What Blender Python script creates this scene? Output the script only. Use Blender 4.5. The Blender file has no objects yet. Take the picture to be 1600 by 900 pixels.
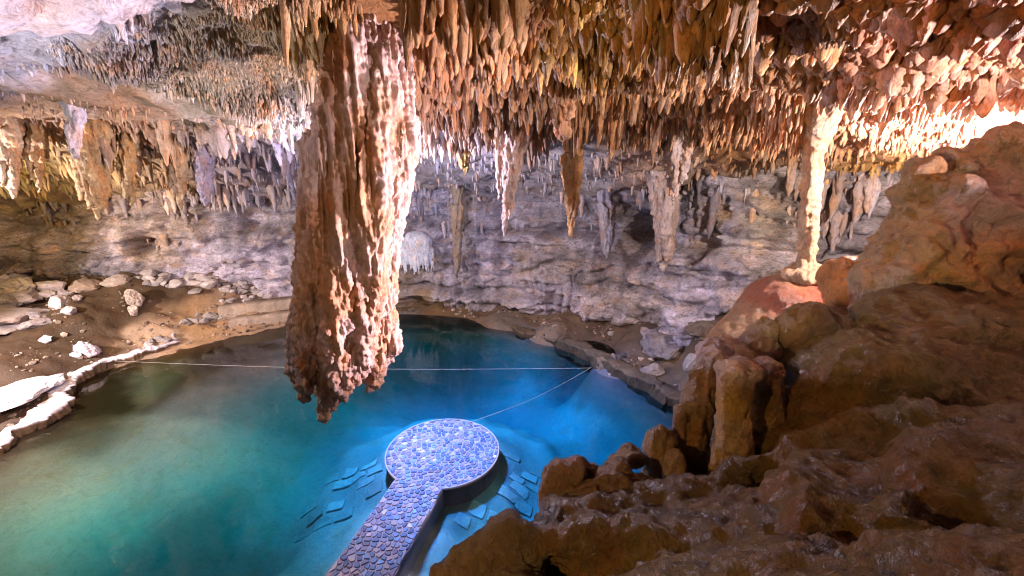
import bpy, bmesh, math, random
import numpy as np
from mathutils import Vector

random.seed(7)
RNG = np.random.default_rng(7)
S = bpy.context.scene
COL = S.collection
R = math.radians

# ------------------------------------------------------------------ camera
CAM_Z, PITCH, FPX = 10.0, R(16.3), 720.0          # focal length in pixels of a 1600 px wide frame
cam_d = bpy.data.cameras.new("camera")
cam_d.sensor_width = 36.0
cam_d.lens = FPX / 1600.0 * 36.0
cam_d.clip_start = 0.05
cam_d.clip_end = 500.0
cam = bpy.data.objects.new("camera", cam_d)
COL.objects.link(cam)
cam.location = (0, 0, CAM_Z)
cam.rotation_euler = (R(90) - PITCH, 0, 0)
S.camera = cam

# ------------------------------------------------------------------ maths helpers
CP, SP = math.cos(PITCH), math.sin(PITCH)


def W(px, py, d):
    """world point seen at photo pixel (px,py), d metres ahead"""
    xv, yv = (px - 800) / FPX, (450 - py) / FPX
    yc, zc = CP + yv * SP, -SP + yv * CP
    return np.array([d * xv / yc, d, CAM_Z + d * zc / yc])


# ------------------------------------------------------------------ world, sun, floodlights
world = bpy.data.worlds.new("World")
S.world = world
world.use_nodes = True
wn = world.node_tree
wn.nodes.clear()
sky = wn.nodes.new("ShaderNodeTexSky")
sky.sky_type = 'NISHITA'
sky.sun_disc = False
SUN_EL, SUN_ROT = R(66), R(250)
sky.sun_elevation = SUN_EL
sky.sun_rotation = SUN_ROT
bg = wn.nodes.new("ShaderNodeBackground")
bg.inputs[1].default_value = 0.05
wo = wn.nodes.new("ShaderNodeOutputWorld")
wn.links.new(sky.outputs[0], bg.inputs[0])
wn.links.new(bg.outputs[0], wo.inputs[0])

SUN_DIR = Vector((math.sin(SUN_ROT) * math.cos(SUN_EL), math.cos(SUN_ROT) * math.cos(SUN_EL), math.sin(SUN_EL)))
sun_d = bpy.data.lights.new("sun", 'SUN')
sun_d.energy = 5.0
sun_d.angle = R(0.5)
sun_d.color = (1.0, 0.95, 0.9)
sun = bpy.data.objects.new("sun", sun_d)
COL.objects.link(sun)
sun.rotation_euler = SUN_DIR.to_track_quat('Z', 'Y').to_euler()
sun.location = (0, 0, 40)


def lamp(name, kind, loc, power, color, size=0.25, target=None, cone=120, blend=0.6):
    d = bpy.data.lights.new(name, kind)
    d.energy = power
    d.color = color
    d.shadow_soft_size = size
    o = bpy.data.objects.new(name, d)
    COL.objects.link(o)
    o.location = loc
    if kind == 'SPOT':
        d.spot_size = R(cone)
        d.spot_blend = blend
        o.rotation_euler = (Vector(target) - Vector(loc)).to_track_quat('-Z', 'Y').to_euler()
    return o


# the cave's floodlights, behind rock or outside the frame, plus added fill spots
lamp("floodlight_right", 'POINT', (10.3, 10.0, 9.75), 4300, (1.0, 0.84, 0.82), 0.12)
lamp("fill_right_near", 'SPOT', (9.2, 4.2, 9.7), 6000, (1.0, 0.80, 0.82), 0.12, (5.0, 6.4, 12.4), 84, 0.5)  # unseen lamp added to brighten the upper right ceiling
lamp("floodlight_left", 'POINT', (-25.5, 17.5, 8.6), 1900, (1.0, 0.74, 0.32), 0.2)
lamp("floodlight_shore", 'SPOT', (-25.0, 13.5, 6.5), 14500, (0.98, 0.85, 0.92), 0.2, (-14, 22.5, 2.0), 108, 0.35)
lamp("floodlight_pool", 'SPOT', (-4.6, 15.3, 10.0), 16500, (0.10, 0.31, 1.0), 0.3, (-0.6, 15.8, 0.0), 84, 0.9)
lamp("floodlight_wall", 'POINT', (-4.7, 16.2, 8.9), 3500, (0.80, 0.72, 1.0), 0.3)
lamp("fill_giant", 'SPOT', tuple(W(1208, 565, 9.4)), 17000, (1.0, 0.74, 0.84), 0.1, (-2.9, 10.2, 9.4), 64, 0.6)  # unseen lamp added for the pink light on the giant's right side
lamp("floodlight_vault", 'SPOT', (-12.0, 4.0, 8.6), 4600, (0.88, 0.83, 0.95), 0.3, (-9.5, 9.0, 12.6), 92, 0.8)
lamp("fill_shallows", 'SPOT', (-14.5, 6.0, 9.0), 9500, (1.0, 0.72, 0.66), 0.3, (-14.0, 17.0, 0.0), 80, 1.0)  # unseen lamp added to turn the left shallows beige
lamp("floodlight_slope", 'SPOT', (-3.0, 0.9, 8.9), 820, (1.0, 0.60, 0.20), 0.05, (3.6, 5.0, 7.3), 100, 0.4)
lamp("fill_boulder", 'SPOT', (-3.2, 1.0, 8.9), 2600, (1.0, 0.76, 0.46), 0.12, (6.6, 7.4, 9.1), 26, 0.6)  # unseen lamp added to brighten the big right boulder
lamp("floodlight_ceiling", 'SPOT', (-3.6, 1.0, 7.6), 640, (1.0, 0.58, 0.26), 0.2, (-1.4, 11, 9.8), 78, 0.8)

S.view_settings.view_transform = 'Standard'
S.view_settings.look = 'None'
S.view_settings.exposure = 0.0
S.view_settings.gamma = 1.0
S.cycles.use_denoising = True
S.cycles.use_adaptive_sampling = False
S.cycles.pixel_filter_type = 'BLACKMAN_HARRIS'
S.cycles.filter_width = 1.1
S.cycles.denoising_input_passes = 'RGB_ALBEDO_NORMAL'
S.cycles.denoising_prefilter = 'ACCURATE'
S.cycles.max_bounces = 6
S.cycles.diffuse_bounces = 2
S.cycles.glossy_bounces = 2
S.cycles.transparent_max_bounces = 10
S.cycles.caustics_reflective = False
S.cycles.caustics_refractive = False
S.cycles.sample_clamp_indirect = 6.0

def WZ(px, py, z=0.0):
    yv = (450 - py) / FPX
    d = (z - CAM_Z) / ((-SP + yv * CP) / (CP + yv * SP))
    return W(px, py, d)


def proj(P):
    P = np.asarray(P, float)
    dy, dz = P[..., 1], P[..., 2] - CAM_Z
    dep = np.maximum(dy * CP - dz * SP, 1e-3)
    return 800 + FPX * P[..., 0] / dep, 450 - FPX * (dy * SP + dz * CP) / dep, dep


def _h(ix, iy, iz, seed):
    h = (ix.astype(np.uint32) * np.uint32(374761393) + iy.astype(np.uint32) * np.uint32(668265263)
         + iz.astype(np.uint32) * np.uint32(2246822519) + np.uint32((seed * 3266489917) & 0xffffffff))
    h = (h ^ (h >> np.uint32(13))) * np.uint32(1274126177)
    h = (h ^ (h >> np.uint32(15))) * np.uint32(2654435761)
    return h ^ (h >> np.uint32(16))


_G = np.array([[1, 1, 0], [-1, 1, 0], [1, -1, 0], [-1, -1, 0], [1, 0, 1], [-1, 0, 1], [1, 0, -1], [-1, 0, -1],
               [0, 1, 1], [0, -1, 1], [0, 1, -1], [0, -1, -1], [1, 1, 0], [0, -1, 1], [-1, 1, 0], [0, -1, -1]], np.float32)


def noise(P, seed=0):
    P = np.asarray(P, np.float32)
    sh = P.shape[:-1]
    P = P.reshape(-1, 3)
    I = np.floor(P).astype(np.int64)
    f = P - I
    u = f * f * f * (f * (f * 6 - 15) + 10)
    out = np.zeros(len(P), np.float32)
    for dx in (0, 1):
        wx = u[:, 0] if dx else 1 - u[:, 0]
        for dy in (0, 1):
            wy = u[:, 1] if dy else 1 - u[:, 1]
            for dz in (0, 1):
                wz = u[:, 2] if dz else 1 - u[:, 2]
                g = _G[_h(I[:, 0] + dx, I[:, 1] + dy, I[:, 2] + dz, seed) & np.uint32(15)]
                out += wx * wy * wz * (g[:, 0] * (f[:, 0] - dx) + g[:, 1] * (f[:, 1] - dy) + g[:, 2] * (f[:, 2] - dz))
    return out.reshape(sh)


def fbm(P, octv=4, seed=0, lac=2.03, gain=0.5):
    P = np.asarray(P, np.float32)
    a, s = 1.0, 0.0
    for k in range(octv):
        s = s + a * noise(P, seed + k * 17)
        P = P * lac + 13.7
        a *= gain
    return s


def ridged(P, octv=3, seed=0):
    P = np.asarray(P, np.float32)
    a, s = 1.0, 0.0
    for k in range(octv):
        s = s + a * (1 - 2.2 * np.abs(noise(P, seed + k * 31)))
        P = P * 2.07 + 7.1
        a *= 0.5
    return s


def worley(P, seed=0):
    P = np.asarray(P, np.float32)
    I = np.floor(P).astype(np.int64)
    best = np.full(len(P), 9.0, np.float32)
    for dx in (-1, 0, 1):
        for dy in (-1, 0, 1):
            for dz in (-1, 0, 1):
                J = I + (dx, dy, dz)
                h = _h(J[:, 0], J[:, 1], J[:, 2], seed)
                c = J + np.stack([(h & np.uint32(1023)) / 1023.0, ((h >> np.uint32(10)) & np.uint32(1023)) / 1023.0,
                                  ((h >> np.uint32(20)) & np.uint32(1023)) / 1023.0], 1)
                best = np.minimum(best, ((P - c) ** 2).sum(1))
    return np.sqrt(best)


def stretch(P, x, y, z):
    return np.asarray(P, np.float32) * np.array([x, y, z], np.float32)


def smooth01(a, b, x):
    t = np.clip((x - a) / (b - a), 0, 1)
    return t * t * (3 - 2 * t)


class TPS:
    def __init__(self, pts, lam=0.02):
        p = np.array(pts, float)
        self.xy, z = p[:, :2], p[:, 2]
        n = len(p)
        K = self.k(self.xy[:, None], self.xy[None])
        A = np.zeros((n + 3, n + 3))
        A[:n, :n] = K + lam * np.eye(n)
        A[:n, n] = 1
        A[:n, n + 1:] = self.xy
        A[n, :n] = 1
        A[n + 1:, :n] = self.xy.T
        self.w = np.linalg.solve(A, np.r_[z, 0, 0, 0])

    @staticmethod
    def k(a, b):
        r2 = ((a - b) ** 2).sum(-1)
        return 0.5 * r2 * np.log(r2 + 1e-9)

    def __call__(self, x, y):
        sh = np.shape(x)
        q = np.stack([np.ravel(x), np.ravel(y)], -1)
        n = len(self.xy)
        out = np.empty(len(q))
        for i in range(0, len(q), 60000):
            s = q[i:i + 60000]
            out[i:i + 60000] = self.k(s[:, None], self.xy[None]) @ self.w[:n] + self.w[n] + s @ self.w[n + 1:]
        return out.reshape(sh)


class Grid:
    """bilinear lookup on a regular grid"""
    def __init__(self, x0, y0, h, Z):
        self.x0, self.y0, self.h, self.Z = x0, y0, h, Z

    def __call__(self, x, y):
        u = np.clip((np.asarray(x) - self.x0) / self.h, 0, self.Z.shape[0] - 1.001)
        v = np.clip((np.asarray(y) - self.y0) / self.h, 0, self.Z.shape[1] - 1.001)
        i, j = u.astype(int), v.astype(int)
        a, b = u - i, v - j
        Z = self.Z
        return (Z[i, j] * (1 - a) * (1 - b) + Z[i + 1, j] * a * (1 - b) + Z[i, j + 1] * (1 - a) * b + Z[i + 1, j + 1] * a * b)


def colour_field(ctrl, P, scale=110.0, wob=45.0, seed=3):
    """albedo from control colours (photo px, py, rgb): mineral colours per patch"""
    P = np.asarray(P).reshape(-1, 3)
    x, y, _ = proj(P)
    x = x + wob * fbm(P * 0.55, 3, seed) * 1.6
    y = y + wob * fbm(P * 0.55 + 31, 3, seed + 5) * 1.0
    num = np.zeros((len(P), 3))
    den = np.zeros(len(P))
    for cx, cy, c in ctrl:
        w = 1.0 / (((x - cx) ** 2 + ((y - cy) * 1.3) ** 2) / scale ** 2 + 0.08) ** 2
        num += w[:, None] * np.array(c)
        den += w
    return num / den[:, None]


# ------------------------------------------------------------------ mesh helpers
def prop(o, label=None, cat=None, group=None, kind=None):
    if label: o["label"] = label
    if cat: o["category"] = cat
    if group: o["group"] = group
    if kind: o["kind"] = kind
    return o


def mesh_from(name, V, F, mat, tint=None, smooth=True):
    V = np.ascontiguousarray(V, np.float32)
    me = bpy.data.meshes.new(name)
    if isinstance(F, np.ndarray):
        n, k = F.shape
        me.vertices.add(len(V))
        me.vertices.foreach_set("co", V.ravel())
        me.loops.add(n * k)
        me.loops.foreach_set("vertex_index", np.ascontiguousarray(F, np.int32).ravel())
        me.polygons.add(n)
        me.polygons.foreach_set("loop_start", np.arange(0, n * k, k, dtype=np.int32))
        me.polygons.foreach_set("loop_total", np.full(n, k, np.int32))
        me.update(calc_edges=True)
    else:
        me.from_pydata([tuple(map(float, v)) for v in V], [], F)
    me.polygons.foreach_set("use_smooth", np.full(len(me.polygons), smooth, bool))
    if tint is not None:
        t = np.ones((len(V), 4), np.float32)
        t[:, :3] = tint
        a = me.attributes.new("tint", 'FLOAT_COLOR', 'POINT')
        a.data.foreach_set("color", t.ravel())
    me.materials.append(mat)
    me.validate()
    return me


def obj(name, me, parent=None, loc=None):
    o = bpy.data.objects.new(name, me)
    COL.objects.link(o)
    if loc is not None: o.location = loc
    if parent is not None: o.parent = parent
    return o


def make(name, V, F, mat, tint=None, parent=None, origin=None, smooth=True):
    V = np.asarray(V, float)
    if origin is not None:
        V = V - np.asarray(origin)
    return obj(name, mesh_from(name, V, F, mat, tint, smooth), parent, origin)


def grid_faces(nx, ny):
    i, j = np.meshgrid(np.arange(nx - 1), np.arange(ny - 1), indexing='ij')
    a = (i * ny + j).ravel()
    return np.stack([a, a + ny, a + ny + 1, a + 1], 1)


def vnormals(V, F):
    N = np.zeros_like(V)
    fn = np.cross(V[F[:, 2]] - V[F[:, 0]], V[F[:, -1]] - V[F[:, 1]])
    for k in range(F.shape[1]):
        np.add.at(N, F[:, k], fn)
    return N / (np.linalg.norm(N, axis=1, keepdims=True) + 1e-9)


def subdivide(V, F):
    """split every quad in four"""
    n = len(V)
    E = np.concatenate([F[:, [0, 1]], F[:, [1, 2]], F[:, [2, 3]], F[:, [3, 0]]])
    E.sort(axis=1)
    U, inv = np.unique(E[:, 0] * np.int64(n) + E[:, 1], return_inverse=True)
    a, b = U // n, U % n
    em = inv.reshape(4, -1) + n
    fc = np.arange(len(F)) + n + len(U)
    V2 = np.concatenate([V, (V[a] + V[b]) / 2, V[F].mean(1)])
    q = [np.stack([F[:, k], em[k], fc, em[k - 1]], 1) for k in range(4)]
    return V2, np.concatenate(q)


def relax(V, F, it=2, lam=0.5):
    E = np.concatenate([F[:, [0, 1]], F[:, [1, 2]], F[:, [2, 3]], F[:, [3, 0]]])
    E = np.concatenate([E, E[:, ::-1]])
    cnt = np.bincount(E[:, 0], minlength=len(V))[:, None]
    for _ in range(it):
        s = np.stack([np.bincount(E[:, 0], V[E[:, 1], k], len(V)) for k in range(3)], 1)
        V = V + lam * (s / np.maximum(cnt, 1) - V)
    return V


def surface_nets(f, org, h):
    nx, ny, nz = f.shape
    s = f < 0
    c = [s[dx:nx - 1 + dx, dy:ny - 1 + dy, dz:nz - 1 + dz] for dx in (0, 1) for dy in (0, 1) for dz in (0, 1)]
    tot = sum(x.astype(np.int8) for x in c)
    act = (tot > 0) & (tot < 8)
    ii, jj, kk = np.nonzero(act)
    idx = -np.ones(act.shape, np.int64)
    idx[act] = np.arange(len(ii))
    acc = np.zeros((len(ii), 3))
    n = np.zeros(len(ii))
    cs = [(dx, dy, dz) for dx in (0, 1) for dy in (0, 1) for dz in (0, 1)]
    for a in cs:
        for ax in range(3):
            if a[ax]: continue
            b = list(a)
            b[ax] = 1
            fa = f[ii + a[0], jj + a[1], kk + a[2]]
            fb = f[ii + b[0], jj + b[1], kk + b[2]]
            m = (fa < 0) != (fb < 0)
            t = np.where(m, fa / np.where(m, fa - fb, 1), 0)
            p = np.array(a, float)[None].repeat(len(ii), 0)
            p[:, ax] = t
            acc[m] += p[m]
            n += m
    V = (acc / n[:, None] + np.stack([ii, jj, kk], 1)) * h + np.asarray(org)
    Q = []
    for ax in range(3):
        lo = [slice(None)] * 3
        hi = [slice(None)] * 3
        lo[ax], hi[ax] = slice(0, -1), slice(1, None)
        d = s[tuple(lo)] != s[tuple(hi)]
        u, v = (ax + 1) % 3, (ax + 2) % 3
        e = np.stack(np.nonzero(d), 1)
        e = e[(e[:, u] > 0) & (e[:, v] > 0) & (e[:, u] < f.shape[u] - 1) & (e[:, v] < f.shape[v] - 1)]
        ins = s[e[:, 0], e[:, 1], e[:, 2]]
        q = []
        for du, dv in ((-1, -1), (0, -1), (0, 0), (-1, 0)):
            g = e.copy()
            g[:, u] += du
            g[:, v] += dv
            q.append(idx[g[:, 0], g[:, 1], g[:, 2]])
        q = np.stack(q, 1)
        q[~ins] = q[~ins][:, ::-1]
        Q.append(q)
    return V, np.concatenate(Q)


def smin(a, b, k):
    hh = np.clip(0.5 + 0.5 * (b - a) / k, 0, 1)
    return b + (a - b) * hh - k * hh * (1 - hh)


def sdf_mesh(elems, lo, hi, h, k=0.25, base=None):
    lo = np.array(lo, float)
    n = np.ceil((np.array(hi) - lo) / h).astype(int) + 1
    ax = [lo[i] + h * np.arange(n[i]) for i in range(3)]
    f = np.full(tuple(n), 3.0, np.float32)
    if base is not None:
        gx, gy = np.meshgrid(ax[0], ax[1], indexing='ij')
        Hh = base(gx, gy)
        g0, g1 = np.gradient(Hh, h)
        f = ((ax[2][None, None, :] - Hh[:, :, None]) / np.sqrt(1 + g0 ** 2 + g1 ** 2)[:, :, None]).astype(np.float32)
    for el in elems:
        if el[0] == 'ell':
            _, c, r, rz = el
            m = max(r) + 2.5 * k
            p0, p1 = np.array(c) - m, np.array(c) + m
        else:
            _, a, b, ra, rb = el
            m = max(ra, rb) + 2.5 * k
            p0, p1 = np.minimum(a, b) - m, np.maximum(a, b) + m
        i0 = np.clip(((p0 - lo) / h).astype(int), 0, n)
        i1 = np.clip(((p1 - lo) / h).astype(int) + 2, 0, n)
        if np.any(i1 <= i0): continue
        sl = tuple(slice(i0[q], i1[q]) for q in range(3))
        X, Y, Z = np.meshgrid(*[ax[q][sl[q]] for q in range(3)], indexing='ij')
        if el[0] == 'ell':
            x, y, z = X - c[0], Y - c[1], Z - c[2]
            cr, sr = math.cos(rz), math.sin(rz)
            x, y = x * cr + y * sr, -x * sr + y * cr
            k0 = np.sqrt((x / r[0]) ** 2 + (y / r[1]) ** 2 + (z / r[2]) ** 2)
            k1 = np.sqrt((x / r[0] ** 2) ** 2 + (y / r[1] ** 2) ** 2 + (z / r[2] ** 2) ** 2) + 1e-6
            g = k0 * (k0 - 1) / k1
        else:
            a, b = np.array(a, float), np.array(b, float)
            ab = b - a
            t = np.clip(((X - a[0]) * ab[0] + (Y - a[1]) * ab[1] + (Z - a[2]) * ab[2]) / (ab @ ab), 0, 1)
            g = np.sqrt((X - a[0] - t * ab[0]) ** 2 + (Y - a[1] - t * ab[1]) ** 2 + (Z - a[2] - t * ab[2]) ** 2) - (ra + (rb - ra) * t)
        f[sl] = smin(f[sl], g.astype(np.float32), k)
    return surface_nets(f, lo, h)


# ------------------------------------------------------------------ materials
def new_mat(name):
    m = bpy.data.materials.new(name)
    m.use_nodes = True
    nt = m.node_tree
    b = nt.nodes["Principled BSDF"]
    return m, nt, b


def nd(nt, typ, **kw):
    n = nt.nodes.new(typ)
    for k, v in kw.items():
        setattr(n, k, v)
    return n


def rock_mat(name, scale=1.0, bump=0.5, rough=0.75, contrast=0.55, warm=(1.25, 0.9, 0.6), pale=(1.25, 1.2, 1.15),
             dark=(0.5, 0.45, 0.42), zs=1.0, spec=0.35, fine=1.0, pits=0.0):
    """tinted limestone: the mesh's own 'tint' colour, broken by mineral stains, grain and pits"""
    m, nt, b = new_mat(name)
    L = nt.links.new
    tc = nd(nt, "ShaderNodeTexCoord")
    mp = nd(nt, "ShaderNodeMapping")
    mp.inputs[3].default_value = (scale, scale, scale * zs)
    L(tc.outputs["Object"], mp.inputs[0])
    at = nd(nt, "ShaderNodeAttribute", attribute_name="tint")

    def nz(sc, det, rg=0.55, dist=0.0):
        n = nd(nt, "ShaderNodeTexNoise")
        n.inputs["Scale"].default_value = sc
        n.inputs["Detail"].default_value = det
        n.inputs["Roughness"].default_value = rg
        n.inputs["Distortion"].default_value = dist
        L(mp.outputs[0], n.inputs["Vector"])
        return n

    def ramp(src, p0, p1):
        r = nd(nt, "ShaderNodeMapRange")
        r.inputs[1].default_value = p0
        r.inputs[2].default_value = p1
        L(src, r.inputs[0])
        return r.outputs[0]

    def mulmix(col, fac, c):
        x = nd(nt, "ShaderNodeMix", data_type='RGBA', blend_type='MULTIPLY')
        x.inputs[7].default_value = (*c, 1)
        L(fac, x.inputs[0])
        L(col, x.inputs[6])
        return x.outputs[2]

    n1, n2, n3 = nz(0.9, 6, 0.6, 0.6), nz(2.7, 7, 0.65, 0.3), nz(11, 6, 0.7)
    c = mulmix(at.outputs["Color"], ramp(n1.outputs["Fac"], 0.50, 0.68), warm)
    c = mulmix(c, ramp(n2.outputs["Fac"], 0.53, 0.62), pale)
    n4 = nz(4.3, 8, 0.7, 0.8)
    f4 = nd(nt, "ShaderNodeMath", operation='MULTIPLY')
    L(ramp(n4.outputs["Fac"], 0.51, 0.61), f4.inputs[0])
    f4.inputs[1].default_value = contrast
    c = mulmix(c, f4.outputs[0], dark)
    f3 = nd(nt, "ShaderNodeMath", operation='MULTIPLY')
    L(ramp(n3.outputs["Fac"], 0.50, 0.62), f3.inputs[0])
    f3.inputs[1].default_value = contrast * 0.8
    c = mulmix(c, f3.outputs[0], dark)
    n6 = nz(30, 5, 0.75)
    f6 = nd(nt, "ShaderNodeMath", operation='MULTIPLY')
    L(ramp(n6.outputs["Fac"], 0.52, 0.66), f6.inputs[0])
    f6.inputs[1].default_value = contrast * 0.7
    c = mulmix(c, f6.outputs[0], dark)
    L(c, b.inputs["Base Color"])
    L(ramp(n2.outputs["Fac"], 0.2, 0.9), b.inputs["Roughness"])
    rr = nd(nt, "ShaderNodeMapRange")
    rr.inputs[3].default_value = rough - 0.15
    rr.inputs[4].default_value = min(1, rough + 0.15)
    L(n2.outputs["Fac"], rr.inputs[0])
    L(rr.outputs[0], b.inputs["Roughness"])
    b.inputs["Specular IOR Level"].default_value = spec
    n5 = nz(38, 4, 0.7)
    # relief
    a1 = nd(nt, "ShaderNodeMath", operation='MULTIPLY_ADD')
    L(n3.outputs["Fac"], a1.inputs[0])
    a1.inputs[1].default_value = 0.45 * fine
    L(n4.outputs["Fac"], a1.inputs[2])
    a5 = nd(nt, "ShaderNodeMath", operation='MULTIPLY_ADD')
    L(n5.outputs["Fac"], a5.inputs[0])
    a5.inputs[1].default_value = 0.16 * fine
    L(a1.outputs[0], a5.inputs[2])
    h = a5.outputs[0]
    if pits:
        v = nd(nt, "ShaderNodeTexVoronoi")
        v.inputs["Scale"].default_value = 9
        L(mp.outputs[0], v.inputs["Vector"])
        a2 = nd(nt, "ShaderNodeMath", operation='MULTIPLY_ADD')
        L(ramp(v.outputs["Distance"], 0.0, 0.22), a2.inputs[0])
        a2.inputs[1].default_value = pits
        L(h, a2.inputs[2])
        h = a2.outputs[0]
    bp = nd(nt, "ShaderNodeBump")
    bp.inputs["Strength"].default_value = bump
    bp.inputs["Distance"].default_value = 0.12 / scale
    L(h, bp.inputs["Height"])
    L(bp.outputs[0], b.inputs["Normal"])
    return m


M_CEIL = rock_mat("ceiling_limestone", 1.0, 1.0, 0.65, 0.6, (1.1, 0.92, 0.75), (1.2, 1.15, 1.1), (0.5, 0.42, 0.36))
M_STAL = rock_mat("dripstone", 1.5, 1.0, 0.45, 0.6, (1.25, 0.85, 0.5), (1.2, 1.15, 1.1), (0.42, 0.35, 0.3), zs=0.5, spec=0.5, fine=1.4)
M_WALL = rock_mat("wall_limestone", 0.9, 1.0, 0.75, 0.66, (1.1, 0.9, 0.66), (1.35, 1.32, 1.4), (0.3, 0.26, 0.24), zs=1.8, fine=1.2)
M_GIANT = rock_mat("giant_dripstone", 2.2, 0.8, 0.6, 0.5, (1.15, 0.8, 0.5), (1.25, 1.2, 1.2), (0.5, 0.42, 0.36), zs=0.35, fine=1.3)
M_SLOPE = rock_mat("brown_flowstone", 1.3, 1.0, 0.34, 0.6, (1.3, 0.85, 0.5), (1.25, 1.1, 1.0), (0.42, 0.36, 0.33), spec=0.6, pits=0.12, fine=1.3)
M_MUD = rock_mat("cave_mud", 0.8, 0.5, 0.7, 0.28, (1.06, 0.92, 0.8), (1.1, 1.08, 1.05), (0.6, 0.56, 0.52))
M_ROCK = rock_mat("loose_limestone", 1.6, 0.7, 0.8, 0.5, (1.1, 0.95, 0.8), (1.2, 1.2, 1.2), (0.5, 0.45, 0.42))

# ------------------------------------------------------------------ ground: pool basin, shores, mud banks (one sheet)
gc = []
def G(px, py, d): gc.append(W(px, py, d))
def GZ(px, py, z=0.0): gc.append(WZ(px, py, z))
def GX(x, y, z): gc.append((x, y, z))

shore = [(-160, 790), (0, 705), (60, 668), (110, 625), (150, 590), (210, 565), (270, 550), (340, 533), (410, 517), (470, 505),
         (560, 494), (640, 491), (700, 494), (760, 512), (820, 524), (880, 541), (930, 570), (990, 597), (1060, 632)]
for q in shore: GZ(*q)
# banks to the left
for q in ((0, 640, 16.15), (-40, 620, 16.9), (0, 600, 17.5), (60, 600, 17.75), (-150, 640, 15.8), (-60, 690, 14.1), (0, 560, 19.0), (0, 500, 22), (0, 445, 25.4), (-150, 560, 18.5), (-150, 455, 23.5), (100, 560, 20), (100, 500, 22),
          (150, 450, 25), (250, 440, 27), (300, 490, 25.3), (400, 480, 27.3), (400, 450, 28.6), (250, 520, 23.6), (200, 480, 24.3), (520, 470, 29)): G(*q)
# bench under the far wall
for q in ((640, 478, 29.3), (720, 480, 28.6), (820, 497, 26.4), (900, 510, 24.6), (1000, 520, 22.5), (1000, 490, 23.6),
          (1060, 570, 19.8), (1090, 520, 20.0), (1150, 500, 18.5)): G(*q)
# basin
for q in ((-2, 17, -2.6), (1, 19, -2.8), (-7, 13, -2.4), (-10, 14.5, -.95), (-12.3, 14.5, -0.42), (-14.5, 12, -0.4), (-15, 9, -1.0), (-11, 10, -2.2), (-12.5, 11.5, -.9), (-6, 20, -2.4), (-9.5, 17.5, -1.2),
          (-10.5, 19, -.5), (-14, 16, -0.26), (-10.5, 21.3, -0.24), (-15.6, 14, -.3), (-3, 25, -2.6), (3, 22.5, -2.6), (-6, 8, -3.6), (-10, 6, -3.0), (-2, 5, -3.0), (4, 14, -2.6), (6.5, 15, -2.0),
          (-1, 9, -3.6), (2, 10, -3.0), (-5, 3, -1.5), (-14, 3, -1.5), (-20, 8, -0.3), (8.5, 13.5, 1.5), (7, 9, 2.0), (4.5, 7, 1.0), (2, 4, 2.0), (0, 1, 3.0),
          (11, 12, 6.0), (16, 10, 6.5), (-26, 10, 1.5), (-30, 20, 3.2), (-24, 30, 3.2), (0, 33, 1.5), (12, 25, 3.5), (18, 18, 6.0), (10, 3, 6)): GX(*q)
_ground = TPS(gc, 0.02)
PC = WZ(692, 703, 0.13)                    # centre of the round deck


AXIS = (WZ(500, 900, .13) - WZ(620, 745, .13))[:2]       # direction of the causeway
AXIS = AXIS / np.linalg.norm(AXIS)


def ground_h(x, y):
    x, y = np.asarray(x, float), np.asarray(y, float)
    z = _ground(x, y)
    # rubble footing under the deck and its causeway
    dx, dy = x - PC[0], y - PC[1]
    r = np.hypot(dx, dy)
    along, side = dx * AXIS[0] + dy * AXIS[1], dx * -AXIS[1] + dy * AXIS[0]
    dk = np.minimum(r - 1.93, np.where(along > 0, np.abs(side - .05) - .8, 9.0)) + .35 * fbm(np.stack([x, y, 0 * x], -1) * .9, 3, 15)
    foot = -0.58 - 0.62 * smooth01(.1, 1.7, dk) - .3 * smooth01(1.7, 4, dk)
    w = 1 - smooth01(1.8, 5.0, dk)
    z = np.where(z < foot, z * (1 - w) + foot * w, z)
    P = np.stack([x, y, np.zeros_like(x)], -1)
    dry = smooth01(-0.2, 0.5, z)
    z = z + fbm(P * 0.35, 4, 11) * (0.05 + 0.45 * dry) + fbm(P * 1.7, 4, 12) * (0.02 + 0.14 * dry) * 1.0
    return z


hx = 0.19
xs, ys = np.arange(-34, 22, hx), np.arange(-2, 34, hx)
gx, gy = np.meshgrid(xs, ys, indexing='ij')
gz = ground_h(gx, gy)
GROUND = Grid(-34, -2, hx, gz)
GV = np.stack([gx, gy, gz], -1).reshape(-1, 3)
gcol = [(100, 530, (.05, .028, .012)), (150, 600, (.09, .05, .022)), (60, 570, (.05, .026, .011)), (30, 640, (.06, .034, .016)), (60, 480, (.055, .03, .012)), (180, 500, (.055, .03, .011)), (300, 500, (.34, .20, .09)), (250, 530, (.42, .29, .18)),  # left bank: dark mud tinted darker still, to stand for the shadow there
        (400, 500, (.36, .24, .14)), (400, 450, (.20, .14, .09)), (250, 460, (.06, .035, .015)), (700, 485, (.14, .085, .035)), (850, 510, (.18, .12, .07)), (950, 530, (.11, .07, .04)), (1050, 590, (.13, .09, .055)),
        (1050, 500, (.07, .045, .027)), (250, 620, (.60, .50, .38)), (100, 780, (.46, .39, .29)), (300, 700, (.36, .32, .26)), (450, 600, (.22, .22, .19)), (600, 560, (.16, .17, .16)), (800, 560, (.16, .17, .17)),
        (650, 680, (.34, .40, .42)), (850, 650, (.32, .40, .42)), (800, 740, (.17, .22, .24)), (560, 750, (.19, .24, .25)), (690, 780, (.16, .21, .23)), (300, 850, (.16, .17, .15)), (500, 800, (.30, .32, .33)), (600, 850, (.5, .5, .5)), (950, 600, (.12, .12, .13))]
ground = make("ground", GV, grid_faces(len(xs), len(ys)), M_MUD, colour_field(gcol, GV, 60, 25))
prop(ground, kind="structure")

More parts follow.
